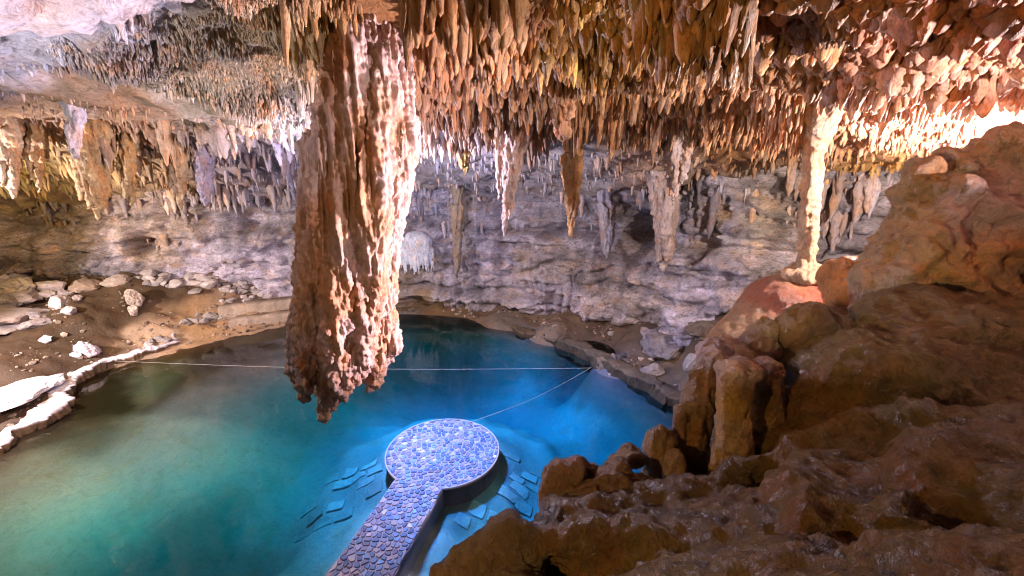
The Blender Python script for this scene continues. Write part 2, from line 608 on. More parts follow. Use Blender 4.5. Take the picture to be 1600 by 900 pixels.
# ------------------------------------------------------------------ water: a closed body with real absorption
m, nt, b = new_mat("clear_blue_water")
nt.nodes.remove(b)
out = nt.nodes["Material Output"]
fr = nd(nt, "ShaderNodeFresnel"); fr.inputs[0].default_value = 1.33
gl = nd(nt, "ShaderNodeBsdfGlossy"); gl.inputs["Roughness"].default_value = 0.05
tr = nd(nt, "ShaderNodeBsdfTransparent")
mx = nd(nt, "ShaderNodeMixShader")
tcw = nd(nt, "ShaderNodeTexCoord")
wz = nd(nt, "ShaderNodeTexNoise"); wz.inputs["Scale"].default_value = 1.3; wz.inputs["Detail"].default_value = 3
bpw = nd(nt, "ShaderNodeBump"); bpw.inputs["Strength"].default_value = 0.08; bpw.inputs["Distance"].default_value = 0.1
nt.links.new(tcw.outputs["Object"], wz.inputs["Vector"])
nt.links.new(wz.outputs["Fac"], bpw.inputs["Height"])
nt.links.new(bpw.outputs[0], gl.inputs["Normal"])
nt.links.new(bpw.outputs[0], fr.inputs["Normal"])
nt.links.new(fr.outputs[0], mx.inputs[0])
nt.links.new(tr.outputs[0], mx.inputs[1])
nt.links.new(gl.outputs[0], mx.inputs[2])
nt.links.new(mx.outputs[0], out.inputs["Surface"])
va = nd(nt, "ShaderNodeVolumeAbsorption")
va.inputs["Color"].default_value = (0.0, 0.905, 0.962, 1)
va.inputs["Density"].default_value = 0.78
nt.links.new(va.outputs[0], out.inputs["Volume"])
M_WATER = m
bx = np.array([(x, y, z) for z in (-9, 0) for (x, y) in ((-34, -2), (21.5, -2), (21.5, 33.5), (-34, 33.5))], float)
water = make("water", bx, [(3, 2, 1, 0), (4, 5, 6, 7), (0, 1, 5, 4), (1, 2, 6, 5), (2, 3, 7, 6), (3, 0, 4, 7)], M_WATER, smooth=False)
prop(water, kind="structure")

# ------------------------------------------------------------------ ceiling sheet
cc = []
for q in ((1200, 0, 6.5), (1200, 60, 8), (1200, 120, 10), (1200, 180, 13), (1200, 212, 15.5), (1200, 228, 16.4),
          (1400, 0, 5.6), (1400, 90, 7.6), (1400, 170, 10.5), (1400, 235, 14.2), (1600, 0, 5), (1600, 120, 8), (1600, 210, 12), (1800, 100, 8),
          (700, 0, 9), (700, 100, 12), (700, 165, 15), (700, 205, 17), (950, 0, 8), (950, 100, 11), (950, 160, 14), (950, 200, 16.2),
          (560, 0, 9), (560, 120, 12.5), (400, 0, 9), (400, 100, 11.5), (400, 190, 14.2), (250, 0, 8.5), (250, 80, 10.5), (250, 160, 13.2),
          (100, 0, 8), (100, 60, 9.5), (100, 118, 12), (0, 0, 7.5), (0, 90, 10.6), (-200, 40, 8.5), (-200, 130, 13),
          (0, 145, 15), (0, 190, 19), (0, 215, 21), (250, 180, 16.5), (250, 212, 20.5), (430, 210, 18.5),
          (700, 262, 24), (700, 300, 28), (560, 270, 26), (1000, 285, 22), (1000, 310, 25.5), (1150, 275, 20), (1350, 262, 17), (1480, 262, 15.5),
          (60, 300, 25.5), (300, 270, 25), (430, 280, 27), (-150, 250, 22), (-150, 330, 25)):
    cc.append(W(*q))
for q in ((0, 2, 12.6), (0, -3, 12.8), (-10, 2, 12.8), (-12, -3, 13), (7, 1, 11.4), (8, -3, 11.6), (13, 5, 11.0), (17, 9, 10.6), (20, 14, 10.5), (-22, 5, 12.8),
          (-30, 10, 12.5), (-30, 22, 9), (0, 34, 6.5), (-20, 34, 6.5), (18, 24, 8), (10, 30, 7)):
    cc.append(q)
_ceil = TPS(cc, 0.05)
cx0, cy0, ch = -32.0, -3.0, 0.17
xs, ys = np.arange(cx0, 22, ch), np.arange(cy0, 34, ch)
gx, gy = np.meshgrid(xs, ys, indexing='ij')
P0 = np.stack([gx, gy, np.zeros_like(gx)], -1)
gz = _ceil(gx, gy)
gz = gz + 0.35 * fbm(P0 * 0.30, 3, 21) + 0.28 * fbm(P0 * 0.8, 3, 22) + 0.13 * fbm(P0 * 2.4, 3, 23)
CEIL = Grid(cx0, cy0, ch, gz)
CV = np.stack([gx, gy, gz], -1).reshape(-1, 3)
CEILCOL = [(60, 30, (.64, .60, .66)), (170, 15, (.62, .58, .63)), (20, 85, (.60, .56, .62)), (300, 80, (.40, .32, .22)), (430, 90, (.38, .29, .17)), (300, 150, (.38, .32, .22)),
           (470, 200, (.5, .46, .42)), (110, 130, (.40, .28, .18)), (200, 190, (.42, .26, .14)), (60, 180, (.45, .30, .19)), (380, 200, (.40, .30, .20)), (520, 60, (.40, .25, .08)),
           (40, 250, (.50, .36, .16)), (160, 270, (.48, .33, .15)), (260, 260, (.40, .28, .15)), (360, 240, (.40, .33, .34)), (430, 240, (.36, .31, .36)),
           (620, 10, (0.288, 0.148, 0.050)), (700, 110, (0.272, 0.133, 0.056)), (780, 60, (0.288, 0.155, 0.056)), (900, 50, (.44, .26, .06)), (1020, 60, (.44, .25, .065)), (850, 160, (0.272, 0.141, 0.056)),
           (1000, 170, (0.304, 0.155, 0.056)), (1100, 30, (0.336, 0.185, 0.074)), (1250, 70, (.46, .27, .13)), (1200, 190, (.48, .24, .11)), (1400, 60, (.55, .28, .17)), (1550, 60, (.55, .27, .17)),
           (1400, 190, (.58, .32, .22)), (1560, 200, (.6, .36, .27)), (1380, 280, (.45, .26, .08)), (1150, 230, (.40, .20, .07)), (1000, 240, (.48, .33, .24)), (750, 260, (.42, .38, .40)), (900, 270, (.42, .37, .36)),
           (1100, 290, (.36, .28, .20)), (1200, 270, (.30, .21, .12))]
F = grid_faces(len(xs), len(ys))[:, ::-1]
# a skylight hole lets the one sunbeam in (it falls on the left bank, outside the frame above)
spot = WZ(-4, 622, 0.5)
for _ in range(20):
    spot = WZ(-4, 622, .5 * spot[2] + .5 * float(GROUND(spot[0], spot[1])))
hz = 11.0
for _ in range(20):
    t = (hz - spot[2]) / SUN_DIR.z
    hole = (spot[0] + SUN_DIR.x * t, spot[1] + SUN_DIR.y * t)
    hz = .5 * hz + .5 * float(CEIL(*hole))
fc = CV[F].mean(1)
keep = np.hypot(fc[:, 0] - hole[0], fc[:, 1] - hole[1]) > 0.95
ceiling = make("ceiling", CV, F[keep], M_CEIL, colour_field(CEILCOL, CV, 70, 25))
prop(ceiling, kind="structure")


def ceil_hit(px, py):
    """distance ahead where the sight line through a pixel meets the ceiling"""
    px, py = np.asarray(px, float), np.asarray(py, float)
    res = np.full(len(px), np.nan)
    xv, yv = (px - 800) / FPX, (450 - py) / FPX
    yc, zc = CP + yv * SP, -SP + yv * CP
    for d in np.arange(3.0, 30, 0.06):
        z = CAM_Z + d * zc / yc
        hit = np.isnan(res) & (z > CEIL(d * xv / yc, d))
        res[hit] = d
    return res


# ------------------------------------------------------------------ back wall
wf = [(-420, 400, 20.5), (-250, 400, 24), (-100, 400, 26.3), (60, 420, 27), (250, 430, 28.2), (450, 440, 29.3), (620, 470, 30), (740, 476, 29), (850, 480, 27.6), (1000, 480, 24.3),
      (1090, 490, 20.8), (1200, 480, 18.9), (1330, 460, 17.8), (1480, 450, 16.5), (1700, 440, 14)]
WP = np.array([W(*q)[:2] for q in wf])
seg = np.r_[0, np.cumsum(np.hypot(*np.diff(WP, axis=0).T))]
ds = 0.085
s = np.arange(0, seg[-1], ds)
wx, wy = np.interp(s, seg, WP[:, 0]), np.interp(s, seg, WP[:, 1])
for _ in range(900):
    wx[1:-1] = (wx[:-2] + 2 * wx[1:-1] + wx[2:]) / 4
    wy[1:-1] = (wy[:-2] + 2 * wy[1:-1] + wy[2:]) / 4
tx, ty = np.gradient(wx), np.gradient(wy)
tl = np.hypot(tx, ty)
nx_, ny_ = ty / tl, -tx / tl                       # towards the pool
zz = np.arange(-0.6, 11.2, ds)
SS, ZZ = np.meshgrid(s, zz, indexing='ij')
Q = np.stack([SS, np.zeros_like(SS), ZZ], -1)
warp = fbm(stretch(Q, .25, 1, .25), 3, 44)
big = 0.9 * fbm(stretch(Q, .16, 1, .22), 3, 41) + 0.55 * fbm(stretch(Q, .5, 1, .6), 3, 42)
lay = ZZ + 0.5 * warp + 0.05 * SS * 0.0
strata = 0.62 * np.abs(np.sin(lay * 2.1 + 2 * fbm(stretch(Q, .12, 1, .6), 2, 45))) ** 0.5 + 0.22 * noise(stretch(Q, .12, 1, 2.6), 46)
crack = -0.30 * smooth01(0.55, 0.95, ridged(stretch(Q, .55, 1, 1.3), 2, 47))
flm = smooth01(-0.05, 0.25, noise(stretch(Q, .28, 1, .25), 48))
flute = flm * (0.34 * ridged(stretch(Q, 2.2, 1, .22), 2, 49))
fine = 0.13 * fbm(stretch(Q, 2.2, 1, 3.0), 4, 50)
foot = 0.5 * smooth01(1.7, 1.2, ZZ) - 0.55 * smooth01(1.0, 0.5, ZZ)      # white ledge over an undercut
lean = 1.2 * smooth01(6.0, 10.0, ZZ)
D = big + strata * smooth01(9, 6.5, ZZ) + crack + flute + fine + foot + lean
# two dark holes in the wall
for (hpx, hpy, hd, rs, rz, dep) in ((992, 365, 24, 1.0, 1.1, 2.6), (222, 385, 28, .6, .5, 1.6), (720, 395, 29.5, .35, 1.2, .8), (385, 345, 28.5, .8, 1.2, 1.2), (890, 360, 27, 2.4, .45, 1.2)):
    h0 = W(hpx, hpy, hd)
    i0 = np.argmin(np.hypot(wx - h0[0], wy - h0[1]))
    D -= dep * np.exp(-(((SS - s[i0]) / rs) ** 2 + ((ZZ - h0[2]) / rz) ** 2) ** 1.6)
WV = np.stack([wx[:, None] + nx_[:, None] * D, wy[:, None] + ny_[:, None] * D, ZZ + 0.04 * warp], -1).reshape(-1, 3)
WALLCOL = [(40, 330, (0.335, 0.240, 0.154)), (60, 390, (0.374, 0.288, 0.226)), (150, 350, (0.413, 0.326, 0.277)), (250, 370, (0.452, 0.346, 0.256)), (300, 420, (0.541, 0.480, 0.533)), (420, 350, (0.413, 0.365, 0.368)), (400, 410, (0.511, 0.461, 0.512)),
           (170, 420, (0.492, 0.432, 0.431)), (40, 420, (0.295, 0.211, 0.163)), (660, 300, (0.413, 0.384, 0.451)), (760, 400, (0.511, 0.461, 0.512)), (700, 460, (0.492, 0.442, 0.451)), (850, 470, (0.551, 0.490, 0.543)), (850, 420, (0.452, 0.384, 0.349)),
           (900, 330, (0.374, 0.336, 0.359)), (960, 450, (0.433, 0.365, 0.328)), (1000, 400, (0.295, 0.250, 0.246)), (1080, 450, (0.413, 0.374, 0.410)), (1180, 350, (0.452, 0.384, 0.287)), (1100, 340, (0.413, 0.384, 0.431)), (1200, 400, (0.413, 0.365, 0.349)),
           (1330, 350, (0.335, 0.298, 0.298)), (1130, 500, (0.492, 0.451, 0.512)), (800, 490, (0.492, 0.422, 0.410)), (640, 490, (0.295, 0.211, 0.123))]
stain = (1 + .55 * noise(stretch(Q, .10, 1, 1.7) + .3 * fbm(stretch(Q, .3, 1, .6), 2, 52)[..., None], 51) + .5 * noise(stretch(Q, 1.3, 1, .14), 53) + .45 * fbm(stretch(Q, .35, 1, .5), 3, 54))
wall = make("cave_wall", WV, grid_faces(len(s), len(zz)), M_WALL, np.clip(colour_field(WALLCOL, WV, 60, 30) * np.clip(stain, .35, 1.8).reshape(-1, 1), .02, .85))
prop(wall, kind="structure")
WALL_D = D
wpx, wpy, _ = proj(np.stack([wx, wy, np.full_like(wx, 5.0)], -1))


def wall_at(px, py):
    """point on the wall surface seen at a pixel (coarse)"""
    i = int(np.argmin(np.abs(wpx - px)))
    z = W(px, py, wy[i])[2]
    j = int(np.clip((z - zz[0]) / ds, 0, len(zz) - 1))
    for _ in range(3):
        d = wy[i] + ny_[i] * WALL_D[i, j]
        q = W(px, py, d)
        i = int(np.argmin(np.hypot(wx - (q[0] - nx_[i] * WALL_D[i, j]), wy - (q[1] - ny_[i] * WALL_D[i, j]))))
        j = int(np.clip((q[2] - zz[0]) / ds, 0, len(zz) - 1))
    return WV.reshape(len(s), len(zz), 3)[i, j], np.array([nx_[i], ny_[i], 0])


# ------------------------------------------------------------------ stalactites
def stalactites(pos, length, rad, shape, seed, nr=8, ns=8, lean=0.06, lump=0.22, embed=0.25, closed=False):
    """all stalactites of a family at once: (N, rings, sides, 3)"""
    n = len(pos)
    rg = np.random.default_rng(seed)
    t = (1 - (1 - np.linspace(0, 1, nr)) ** 1.5)[None, :]
    tt = np.broadcast_to(t, (n, nr))
    sh = np.broadcast_to(np.asarray(shape, float).reshape(-1, 1), (n, 1))    # 0 needle .. 1 pendant
    needle = (1 - tt) ** 0.62 * (1 + 0.9 * np.exp(-tt * 9))
    bulge = (0.95 + 0.22 * np.sin(np.pi * np.clip(tt, 0, 1) ** 1.2)) * np.sqrt(np.clip(1 - tt ** 2.4, 0, 1))
    prof = needle * (1 - sh) + bulge * sh
    if closed: prof = prof * smooth01(0, .22, tt) ** .7
    ph = rg.uniform(0, 6.28, (n, 1))
    prof = prof * (1 + 0.16 * np.sin(tt * rg.uniform(6, 16, (n, 1)) + ph) * (1 - tt))
    th = np.linspace(0, 2 * np.pi, ns, endpoint=False)[None, None, :] + ph[:, :, None]
    ell = rg.uniform(0.8, 1.0, (n, 1, 1))
    r = rad[:, None, None] * prof[:, :, None]
    L = (length + embed)[:, None, None]
    lx = rg.normal(0, lean, (n, 1, 1)) * L
    ly = rg.normal(0, lean, (n, 1, 1)) * L
    T = tt[:, :, None]
    tw = rg.uniform(0, 3.14, (n, 1, 1))
    cx, cy = np.cos(th) * r, np.sin(th) * r * ell
    V = np.stack([pos[:, 0, None, None] + cx * np.cos(tw) - cy * np.sin(tw) + lx * T ** 1.5,
                  pos[:, 1, None, None] + cx * np.sin(tw) + cy * np.cos(tw) + ly * T ** 1.5,
                  pos[:, 2, None, None] + embed - L * T + 0 * th], -1)
    fr_ = 1.1 / np.clip(rad, .05, 1)[:, None, None, None]
    nz = noise(V * np.minimum(fr_ * 1.5, 16) * np.array([1, 1, .6]), seed) + 0.6 * noise(V * np.minimum(fr_ * 1.5, 16) * 2.1, seed + 1)
    rad_dir = np.stack([V[..., 0] - V[..., 0].mean(2, keepdims=True), V[..., 1] - V[..., 1].mean(2, keepdims=True), np.zeros(V.shape[:3])], -1)
    V = V + rad_dir * np.clip(nz * lump * 2.4, -.5, .6)[..., None]
    return V


def stal_faces(nr, ns):
    i, j = np.meshgrid(np.arange(nr - 1), np.arange(ns), indexing='ij')
    a, bb = (i * ns + j).ravel(), (i * ns + (j + 1) % ns).ravel()
    return np.stack([a, a + ns, bb + ns, bb], 1)


FAM = []      # (V, tint, size on screen) per family


def family(name, parent, V, tint, keep_n, stuff_name):
    """the largest keep_n become parts of their own, the rest one joined part"""
    n, nr, ns, _ = V.shape
    Fc = stal_faces(nr, ns)
    px, py, dep = proj(V.reshape(n, -1, 3))
    w, h = px.max(1) - px.min(1), py.max(1) - py.min(1)
    vis = (px.max(1) > 0) & (px.min(1) < 1600) & (py.max(1) > 0) & (py.min(1) < 900)
    size = np.where(vis, w * h, -1)
    order = np.argsort(-size)
    own = [i for i in order[:keep_n] if size[i] > 120]
    rest = np.setdiff1d(np.arange(n), own)
    for i in own:
        o = V[i, 0].mean(0)
        make(name, V[i].reshape(-1, 3), Fc, M_STAL, tint[i], parent, o)
    if len(rest):
        Vr = V[rest].reshape(-1, 3)
        Fr = (Fc[None] + (np.arange(len(rest)) * nr * ns)[:, None, None]).reshape(-1, 4)
        o = make(stuff_name, Vr, Fr, M_STAL, tint[rest].reshape(-1, 3), parent)
        prop(o, kind="stuff")


def poly_in(poly, x, y):
    ins = np.zeros(len(x), bool)
    k = len(poly)
    for a in range(k):
        (x0, y0), (x1, y1) = poly[a], poly[a - 1]
        c = ((y0 > y) != (y1 > y)) & (x < (x1 - x0) * (y - y0) / (y1 - y0 + 1e-9) + x0)
        ins ^= c
    return ins


def scatter(poly, n, rmin, rmax, lmin, lmax, shp, seed, mask=None):
    rg = np.random.default_rng(seed)
    poly = np.array(poly, float)
    lo, hi = poly.min(0), poly.max(0)
    x, y = rg.uniform(lo[0], hi[0], n * 4), rg.uniform(lo[1], hi[1], n * 4)
    k = poly_in(poly, x, y)
    x, y = x[k][:n], y[k][:n]
    d = ceil_hit(x, y)
    k = ~np.isnan(d)
    x, y, d = x[k], y[k], d[k]
    P = np.stack([W(a, bq, c) for a, bq, c in zip(x, y, d)])
    if mask is not None:
        k = mask(P, x, y)
        P = P[k]
    P[:, 2] = CEIL(P[:, 0], P[:, 1])
    cl = 0.6 + 1.7 * np.clip(fbm(P * np.array([1, 1, 0]) * 0.8, 2, seed) + 0.15, -0.12, 0.9)      # clumps of longer ones
    m_ = len(P)
    u = rg.random(m_) ** 2.6
    rad = (rmin + (rmax - rmin) * u) * rg.uniform(.85, 1.15, m_)
    ln = (lmin + (lmax - lmin) * (0.6 * u + 0.4 * rg.random(m_))) * cl
    return P, ln, rad, np.clip(rg.normal(shp, 0.18, m_), 0, 1)


def tint_for(V, P, ctrl, seed, j=0.18):
    rg = np.random.default_rng(seed)
    n = len(P)
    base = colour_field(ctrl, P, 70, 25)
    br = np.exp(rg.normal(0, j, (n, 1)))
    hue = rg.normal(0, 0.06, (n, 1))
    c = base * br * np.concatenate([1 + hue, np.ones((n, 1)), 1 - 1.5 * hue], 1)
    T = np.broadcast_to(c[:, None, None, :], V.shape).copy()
    t = np.linspace(0, 1, V.shape[1])[None, :, None, None]
    tip = rg.random((n, 1, 1, 1)) < 0.25
    T *= np.where(tip, 1 + 0.35 * t, 1.0)
    return np.clip(T, 0.01, 0.9).reshape(n, -1, 3)


def pale_mask(P, x, y):
    """bare smooth ceiling at the upper left, broken by tongues of dripstone"""
    edge = 275 - y * 2.6 + 130 * fbm(P * np.array([.9, .9, 0]), 3, 66)
    return x > edge


sets = []
# (polygon in the photo, count, radius, length, shape)
sets.append((scatter([(-40, 112), (-40, 20), (330, -60), (560, -60), (540, 195), (470, 205), (300, 150), (120, 108)], 9500, .028, .075, .07, .25, .4, 101, pale_mask), 6, 5))
sets.append((scatter([(440, -40), (560, -40), (560, 190), (470, 200)], 420, .05, .12, .25, .7, .35, 102), 8, 8))
sets.append((scatter([(630, -60), (900, -60), (900, 215), (640, 215)], 2000, .05, .17, .18, .75, .45, 103), 8, 7))
sets.append((scatter([(870, -60), (1180, -60), (1150, 150), (870, 170)], 1900, .045, .14, .15, .6, .45, 104), 8, 7))
sets.append((scatter([(1080, -80), (1700, -120), (1700, 130), (1120, 130)], 2000, .05, .19, .10, .36, .75, 105), 9, 8))
sets.append((scatter([(1300, -40), (1700, -60), (1700, 240), (1250, 200)], 2000, .045, .12, .06, .2, .8, 106), 7, 7))
sets.append((scatter([(1060, 110), (1680, 120), (1680, 225), (1450, 245), (1180, 235), (1060, 200)], 1800, .05, .12, .12, .38, .45, 107), 7, 8))
# the ragged lip above the pool
sets.append((scatter([(640, 150), (1000, 150), (1000, 212), (640, 212)], 640, .06, .18, .25, .9, .25, 108), 9, 8))
sets.append((scatter([(900, 150), (1300, 175), (1300, 232), (900, 215)], 640, .05, .13, .22, .8, .2, 109), 9, 8))
# brown vault and golden lip to the left
sets.append((scatter([(-60, 130), (460, 200), (460, 215), (-60, 180)], 260, .03, .07, .08, .22, .2, 110), 6, 6))
sets.append((scatter([(-80, 180), (470, 195), (470, 235), (-80, 235)], 460, .06, .22, .15, .95, .3, 111), 10, 9))
# ceiling far back
sets.append((scatter([(640, 235), (1420, 245), (1420, 290), (640, 300)], 480, .05, .14, .10, .5, .3, 112), 8, 8))
sets.append((scatter([(-60, 240), (470, 240), (470, 290), (-60, 300)], 400, .06, .2, .15, .8, .3, 113), 8, 8))
quota = {101: 60, 102: 10, 103: 55, 104: 60, 105: 70, 106: 30, 107: 15, 108: 15, 109: 10, 110: 0, 111: 25, 112: 12, 113: 12}
for k, ((P, ln, rad, shp), nr, ns) in enumerate(sets):
    sd = 101 + k
    if not len(P): continue
    V = stalactites(P, ln, rad, shp, sd, nr, ns, lump=0.32)
    family("stalactite", ceiling, V, tint_for(V, P, CEILCOL, sd), quota[sd], "stalactite_cluster")

# dripstone curtains down the back wall
rg = np.random.default_rng(500)
wp, wl, wr = [], [], []
for k in range(60):
    px = rg.uniform(-60, 1420)
    if 480 < px < 610: continue
    py = rg.uniform(268, 400) if rg.random() < .3 else rg.uniform(258, 310)
    i0 = int(np.argmin(np.abs(wpx - px)))
    q0, nrm = wall_at(px, py)
    big_ = rg.uniform(.35, 1.0) * (1.0 if py < 330 else .8)
    spread = rg.uniform(.4, 1.3)
    for c in range(int(rg.integers(4, 11))):
        ii = int(np.clip(np.argmin(np.hypot(wx - q0[0], wy - q0[1])) + rg.normal(0, spread) / ds, 1, len(s) - 2))
        z = q0[2] + rg.normal(0, .15)
        jj = int(np.clip((z - zz[0]) / ds, 0, len(zz) - 1))
        wp.append(WV.reshape(len(s), len(zz), 3)[ii, jj] + np.array([nx_[ii], ny_[ii], 0]) * rg.uniform(-.14, .03))
        u_ = rg.random() ** 1.5
        wl.append(big_ * (.35 + 1.7 * u_))
        wr.append(.06 + .2 * u_)
wp, wl, wr = np.array(wp), np.array(wl), np.array(wr)
V = stalactites(wp, wl, wr, np.full(len(wp), .25), 501, 10, 8, lean=.02, lump=.3, embed=.35, closed=True)
family("drapery", wall, V, tint_for(V, wp, WALLCOL, 502, .25), 110, "drapery_cluster")


# ------------------------------------------------------------------ single formations
def rock(name, c, size, seed, style='angular', rotz=0.0, mat=None, tint=(.45, .4, .36), sub=4, rough=1.0, parent=None):
    bm = bmesh.new()
    bmesh.ops.create_icosphere(bm, subdivisions=sub, radius=1.0)
    V = np.array([v.co[:] for v in bm.verts])
    Fq = np.array([[v.index for v in f.verts] for f in bm.faces])
    bm.free()
    rg = np.random.default_rng(seed)
    if style == 'angular':
        for _ in range(16):
            n = rg.normal(size=3)
            n /= np.linalg.norm(n)
            o = rg.uniform(.5, .85)
            dd = V @ n - o
            V = V - np.outer(np.maximum(dd, 0) * .92, n)
        V = V * (1 + rough * (.16 * fbm(V * 2.2 + seed, 4, seed)[:, None] + .09 * ridged(V * 3 + seed, 2, seed)[:, None]))
    else:
        V = V * (1 + rough * (.28 * fbm(V * 1.3 + seed, 3, seed)[:, None] + .06 * fbm(V * 5 + seed, 3, seed + 1)[:, None]))
    V = V * np.array(size)
    cr, sr = math.cos(rotz), math.sin(rotz)
    V = np.stack([V[:, 0] * cr - V[:, 1] * sr, V[:, 0] * sr + V[:, 1] * cr, V[:, 2]], 1)
    T = np.array(tint)[None] * (1 + .3 * fbm(V * 1.5 + seed, 3, seed + 2)[:, None])
    return make(name, V + np.array(c), Fq, mat or M_ROCK, np.clip(T, .01, .9), parent, np.array(c) - np.array([0, 0, size[2]]) * .8, smooth=style != 'angular')


# -- the giant stalactite over the pool
GD = 10.0
def gp(px, py, off=0.0):
    q = W(px, py, GD)
    return np.array([q[0], GD + off, q[2]])


pxm = GD / FPX * 1.02          # metres per photo pixel there
lo, hi = gp(400, 660) - (0, 1.6, .3), gp(700, -10) + (0, 1.6, .6)
h = 0.048
n = np.ceil((hi - lo) / h).astype(int)
ax = [lo[i] + h * np.arange(n[i]) for i in range(3)]
X, Y = np.meshgrid(ax[0], ax[1], indexing='ij')
f = np.full(tuple(n), 2.0, np.float32)
strands = []        # list of [(px,py,off_m,r_px),...]
strands.append([(592, -10, .0, 95), (594, 30, .0, 56), (594, 60, .0, 40), (590, 150, .0, 43), (579, 230, .0, 56), (570, 300, .0, 53), (556, 400, .0, 54), (545, 480, .0, 52), (536, 540, .0, 46), (522, 590, .0, 28), (514, 625, -.05, 17), (511, 650, -.08, 5)])
strands.append([(618, 60, .0, 18), (622, 150, -.1, 20), (626, 230, -.15, 22), (611, 330, -.1, 20), (602, 420, -.05, 19), (594, 520, .0, 21), (587, 570, .0, 18), (582, 606, .0, 5)])
strands.append([(600, 470, .1, 10), (606, 520, .1, 18), (611, 545, .1, 16), (607, 562, .1, 5)])
strands.append([(522, 170, -.1, 10), (500, 225, -.1, 24), (493, 300, -.1, 19), (490, 400, -.1, 19), (480, 480, -.1, 20), (470, 550, -.05, 22), (465, 585, .0, 14), (462, 602, .0, 4)])
strands.append([(575, 60, -.6, 20), (570, 200, -.75, 22), (560, 330, -.75, 22), (548, 430, -.7, 26), (540, 520, -.6, 26), (545, 580, -.5, 18), (548, 612, -.4, 4)])
strands.append([(545, 80, -.55, 16), (535, 220, -.8, 20), (525, 330, -.75, 18), (512, 420, -.65, 24), (500, 520, -.5, 22), (490, 585, -.35, 14), (487, 618, -.3, 4)])
strands.append([(610, 70, -.5, 14), (605, 220, -.7, 18), (595, 300, -.7, 24), (590, 420, -.55, 22), (582, 500, -.45, 20), (570, 560, -.4, 20), (566, 585, -.4, 4)])
rg = np.random.default_rng(77)
for k in range(46):
    a = rg.uniform(0, 2 * np.pi)
    y0 = rg.uniform(20, 420)
    y1 = min(y0 + rg.uniform(90, 330), 622)
    pts = []
    wob = rg.uniform(0, 6.28)
    for tq in np.linspace(0, 1, 7):
        yy = y0 + (y1 - y0) * tq
        cxx = np.interp(yy, [-10, 60, 150, 230, 300, 400, 480, 540, 590, 625], [592, 595, 593, 580, 572, 556, 545, 536, 522, 514])
        rr = np.interp(yy, [-10, 60, 150, 230, 300, 400, 480, 540, 590, 625], [86, 41, 45, 57, 54, 54, 52, 46, 34, 16])
        rr *= 1.0 + .03 * math.sin(wob + 7 * tq)
        aa = a + .10 * math.sin(wob * 2 + 4 * tq)
        rs = (5 + 7 * rg.random()) * math.sin(math.pi * (0.10 + 0.86 * tq)) ** .5
        pts.append((cxx + rr * math.cos(aa), yy, rr * pxm * .92 * math.sin(aa), rs))
    strands.append(pts)
for st in strands:
    W3 = np.array([gp(p[0], p[1], p[2]) for p in st])
    rr = np.array([p[3] for p in st]) * pxm
    o = np.argsort(W3[:, 2])
    W3, rr = W3[o], rr[o]
    kz = np.where((ax[2] >= W3[0, 2] - .15) & (ax[2] <= W3[-1, 2] + .15))[0]
    if not len(kz): continue
    z = ax[2][kz]
    cx, cy, rad = np.interp(z, W3[:, 2], W3[:, 0]), np.interp(z, W3[:, 2], W3[:, 1]), np.interp(z, W3[:, 2], rr)
    over = np.maximum(np.maximum(W3[0, 2] - z, z - W3[-1, 2]), 0)
    g = np.hypot(X[:, :, None] - cx, Y[:, :, None] - cy) - rad + over * .8
    f[:, :, kz] = smin(f[:, :, kz], g.astype(np.float32), .07)
f[0], f[-1], f[:, 0], f[:, -1], f[:, :, 0], f[:, :, -1] = [1.0] * 6
V, Fq = surface_nets(f, lo, h)
V = relax(V, Fq, 2)
V, Fq = subdivide(V, Fq)
N = vnormals(V, Fq)
low = smooth01(9.5, 6.0, V[:, 2])
disp = ((0.12 * ridged(stretch(V, 3.4, 3.4, .2), 1, 71) + .085 * ridged(stretch(V, 7.5, 7.5, .4), 2, 70) - .10) * (1 - .45 * low) + 0.07 * fbm(stretch(V, 4, 4, 1.6), 3, 72)
        + low * 0.13 * (0.55 - worley(stretch(V, 6.5, 6.5, 4.5), 73)) + 0.06 * (0.5 - worley(stretch(V, 12, 12, 7), 74)) + 0.035 * (.5 - worley(stretch(V, 20, 20, 13), 76)) + .03 * noise(V * 11, 75))
V = V + N * disp[:, None]
warmth = smooth01(-.25, .25, fbm(stretch(V, .9, .9, .5), 3, 78))[:, None]
T = np.array([.42, .24, .14]) * warmth + np.array([.46, .34, .31]) * (1 - warmth)
T = T * (1 - .0 * low[:, None]) * (1 + .25 * fbm(V * 3, 3, 79)[:, None])
giant = make("giant_stalactite", V, Fq, M_GIANT, np.clip(T, .02, .85), None, gp(590, 20))
prop(giant, "huge fluted pink and brown stalactite hanging from the ceiling over the pool", "stalactite")


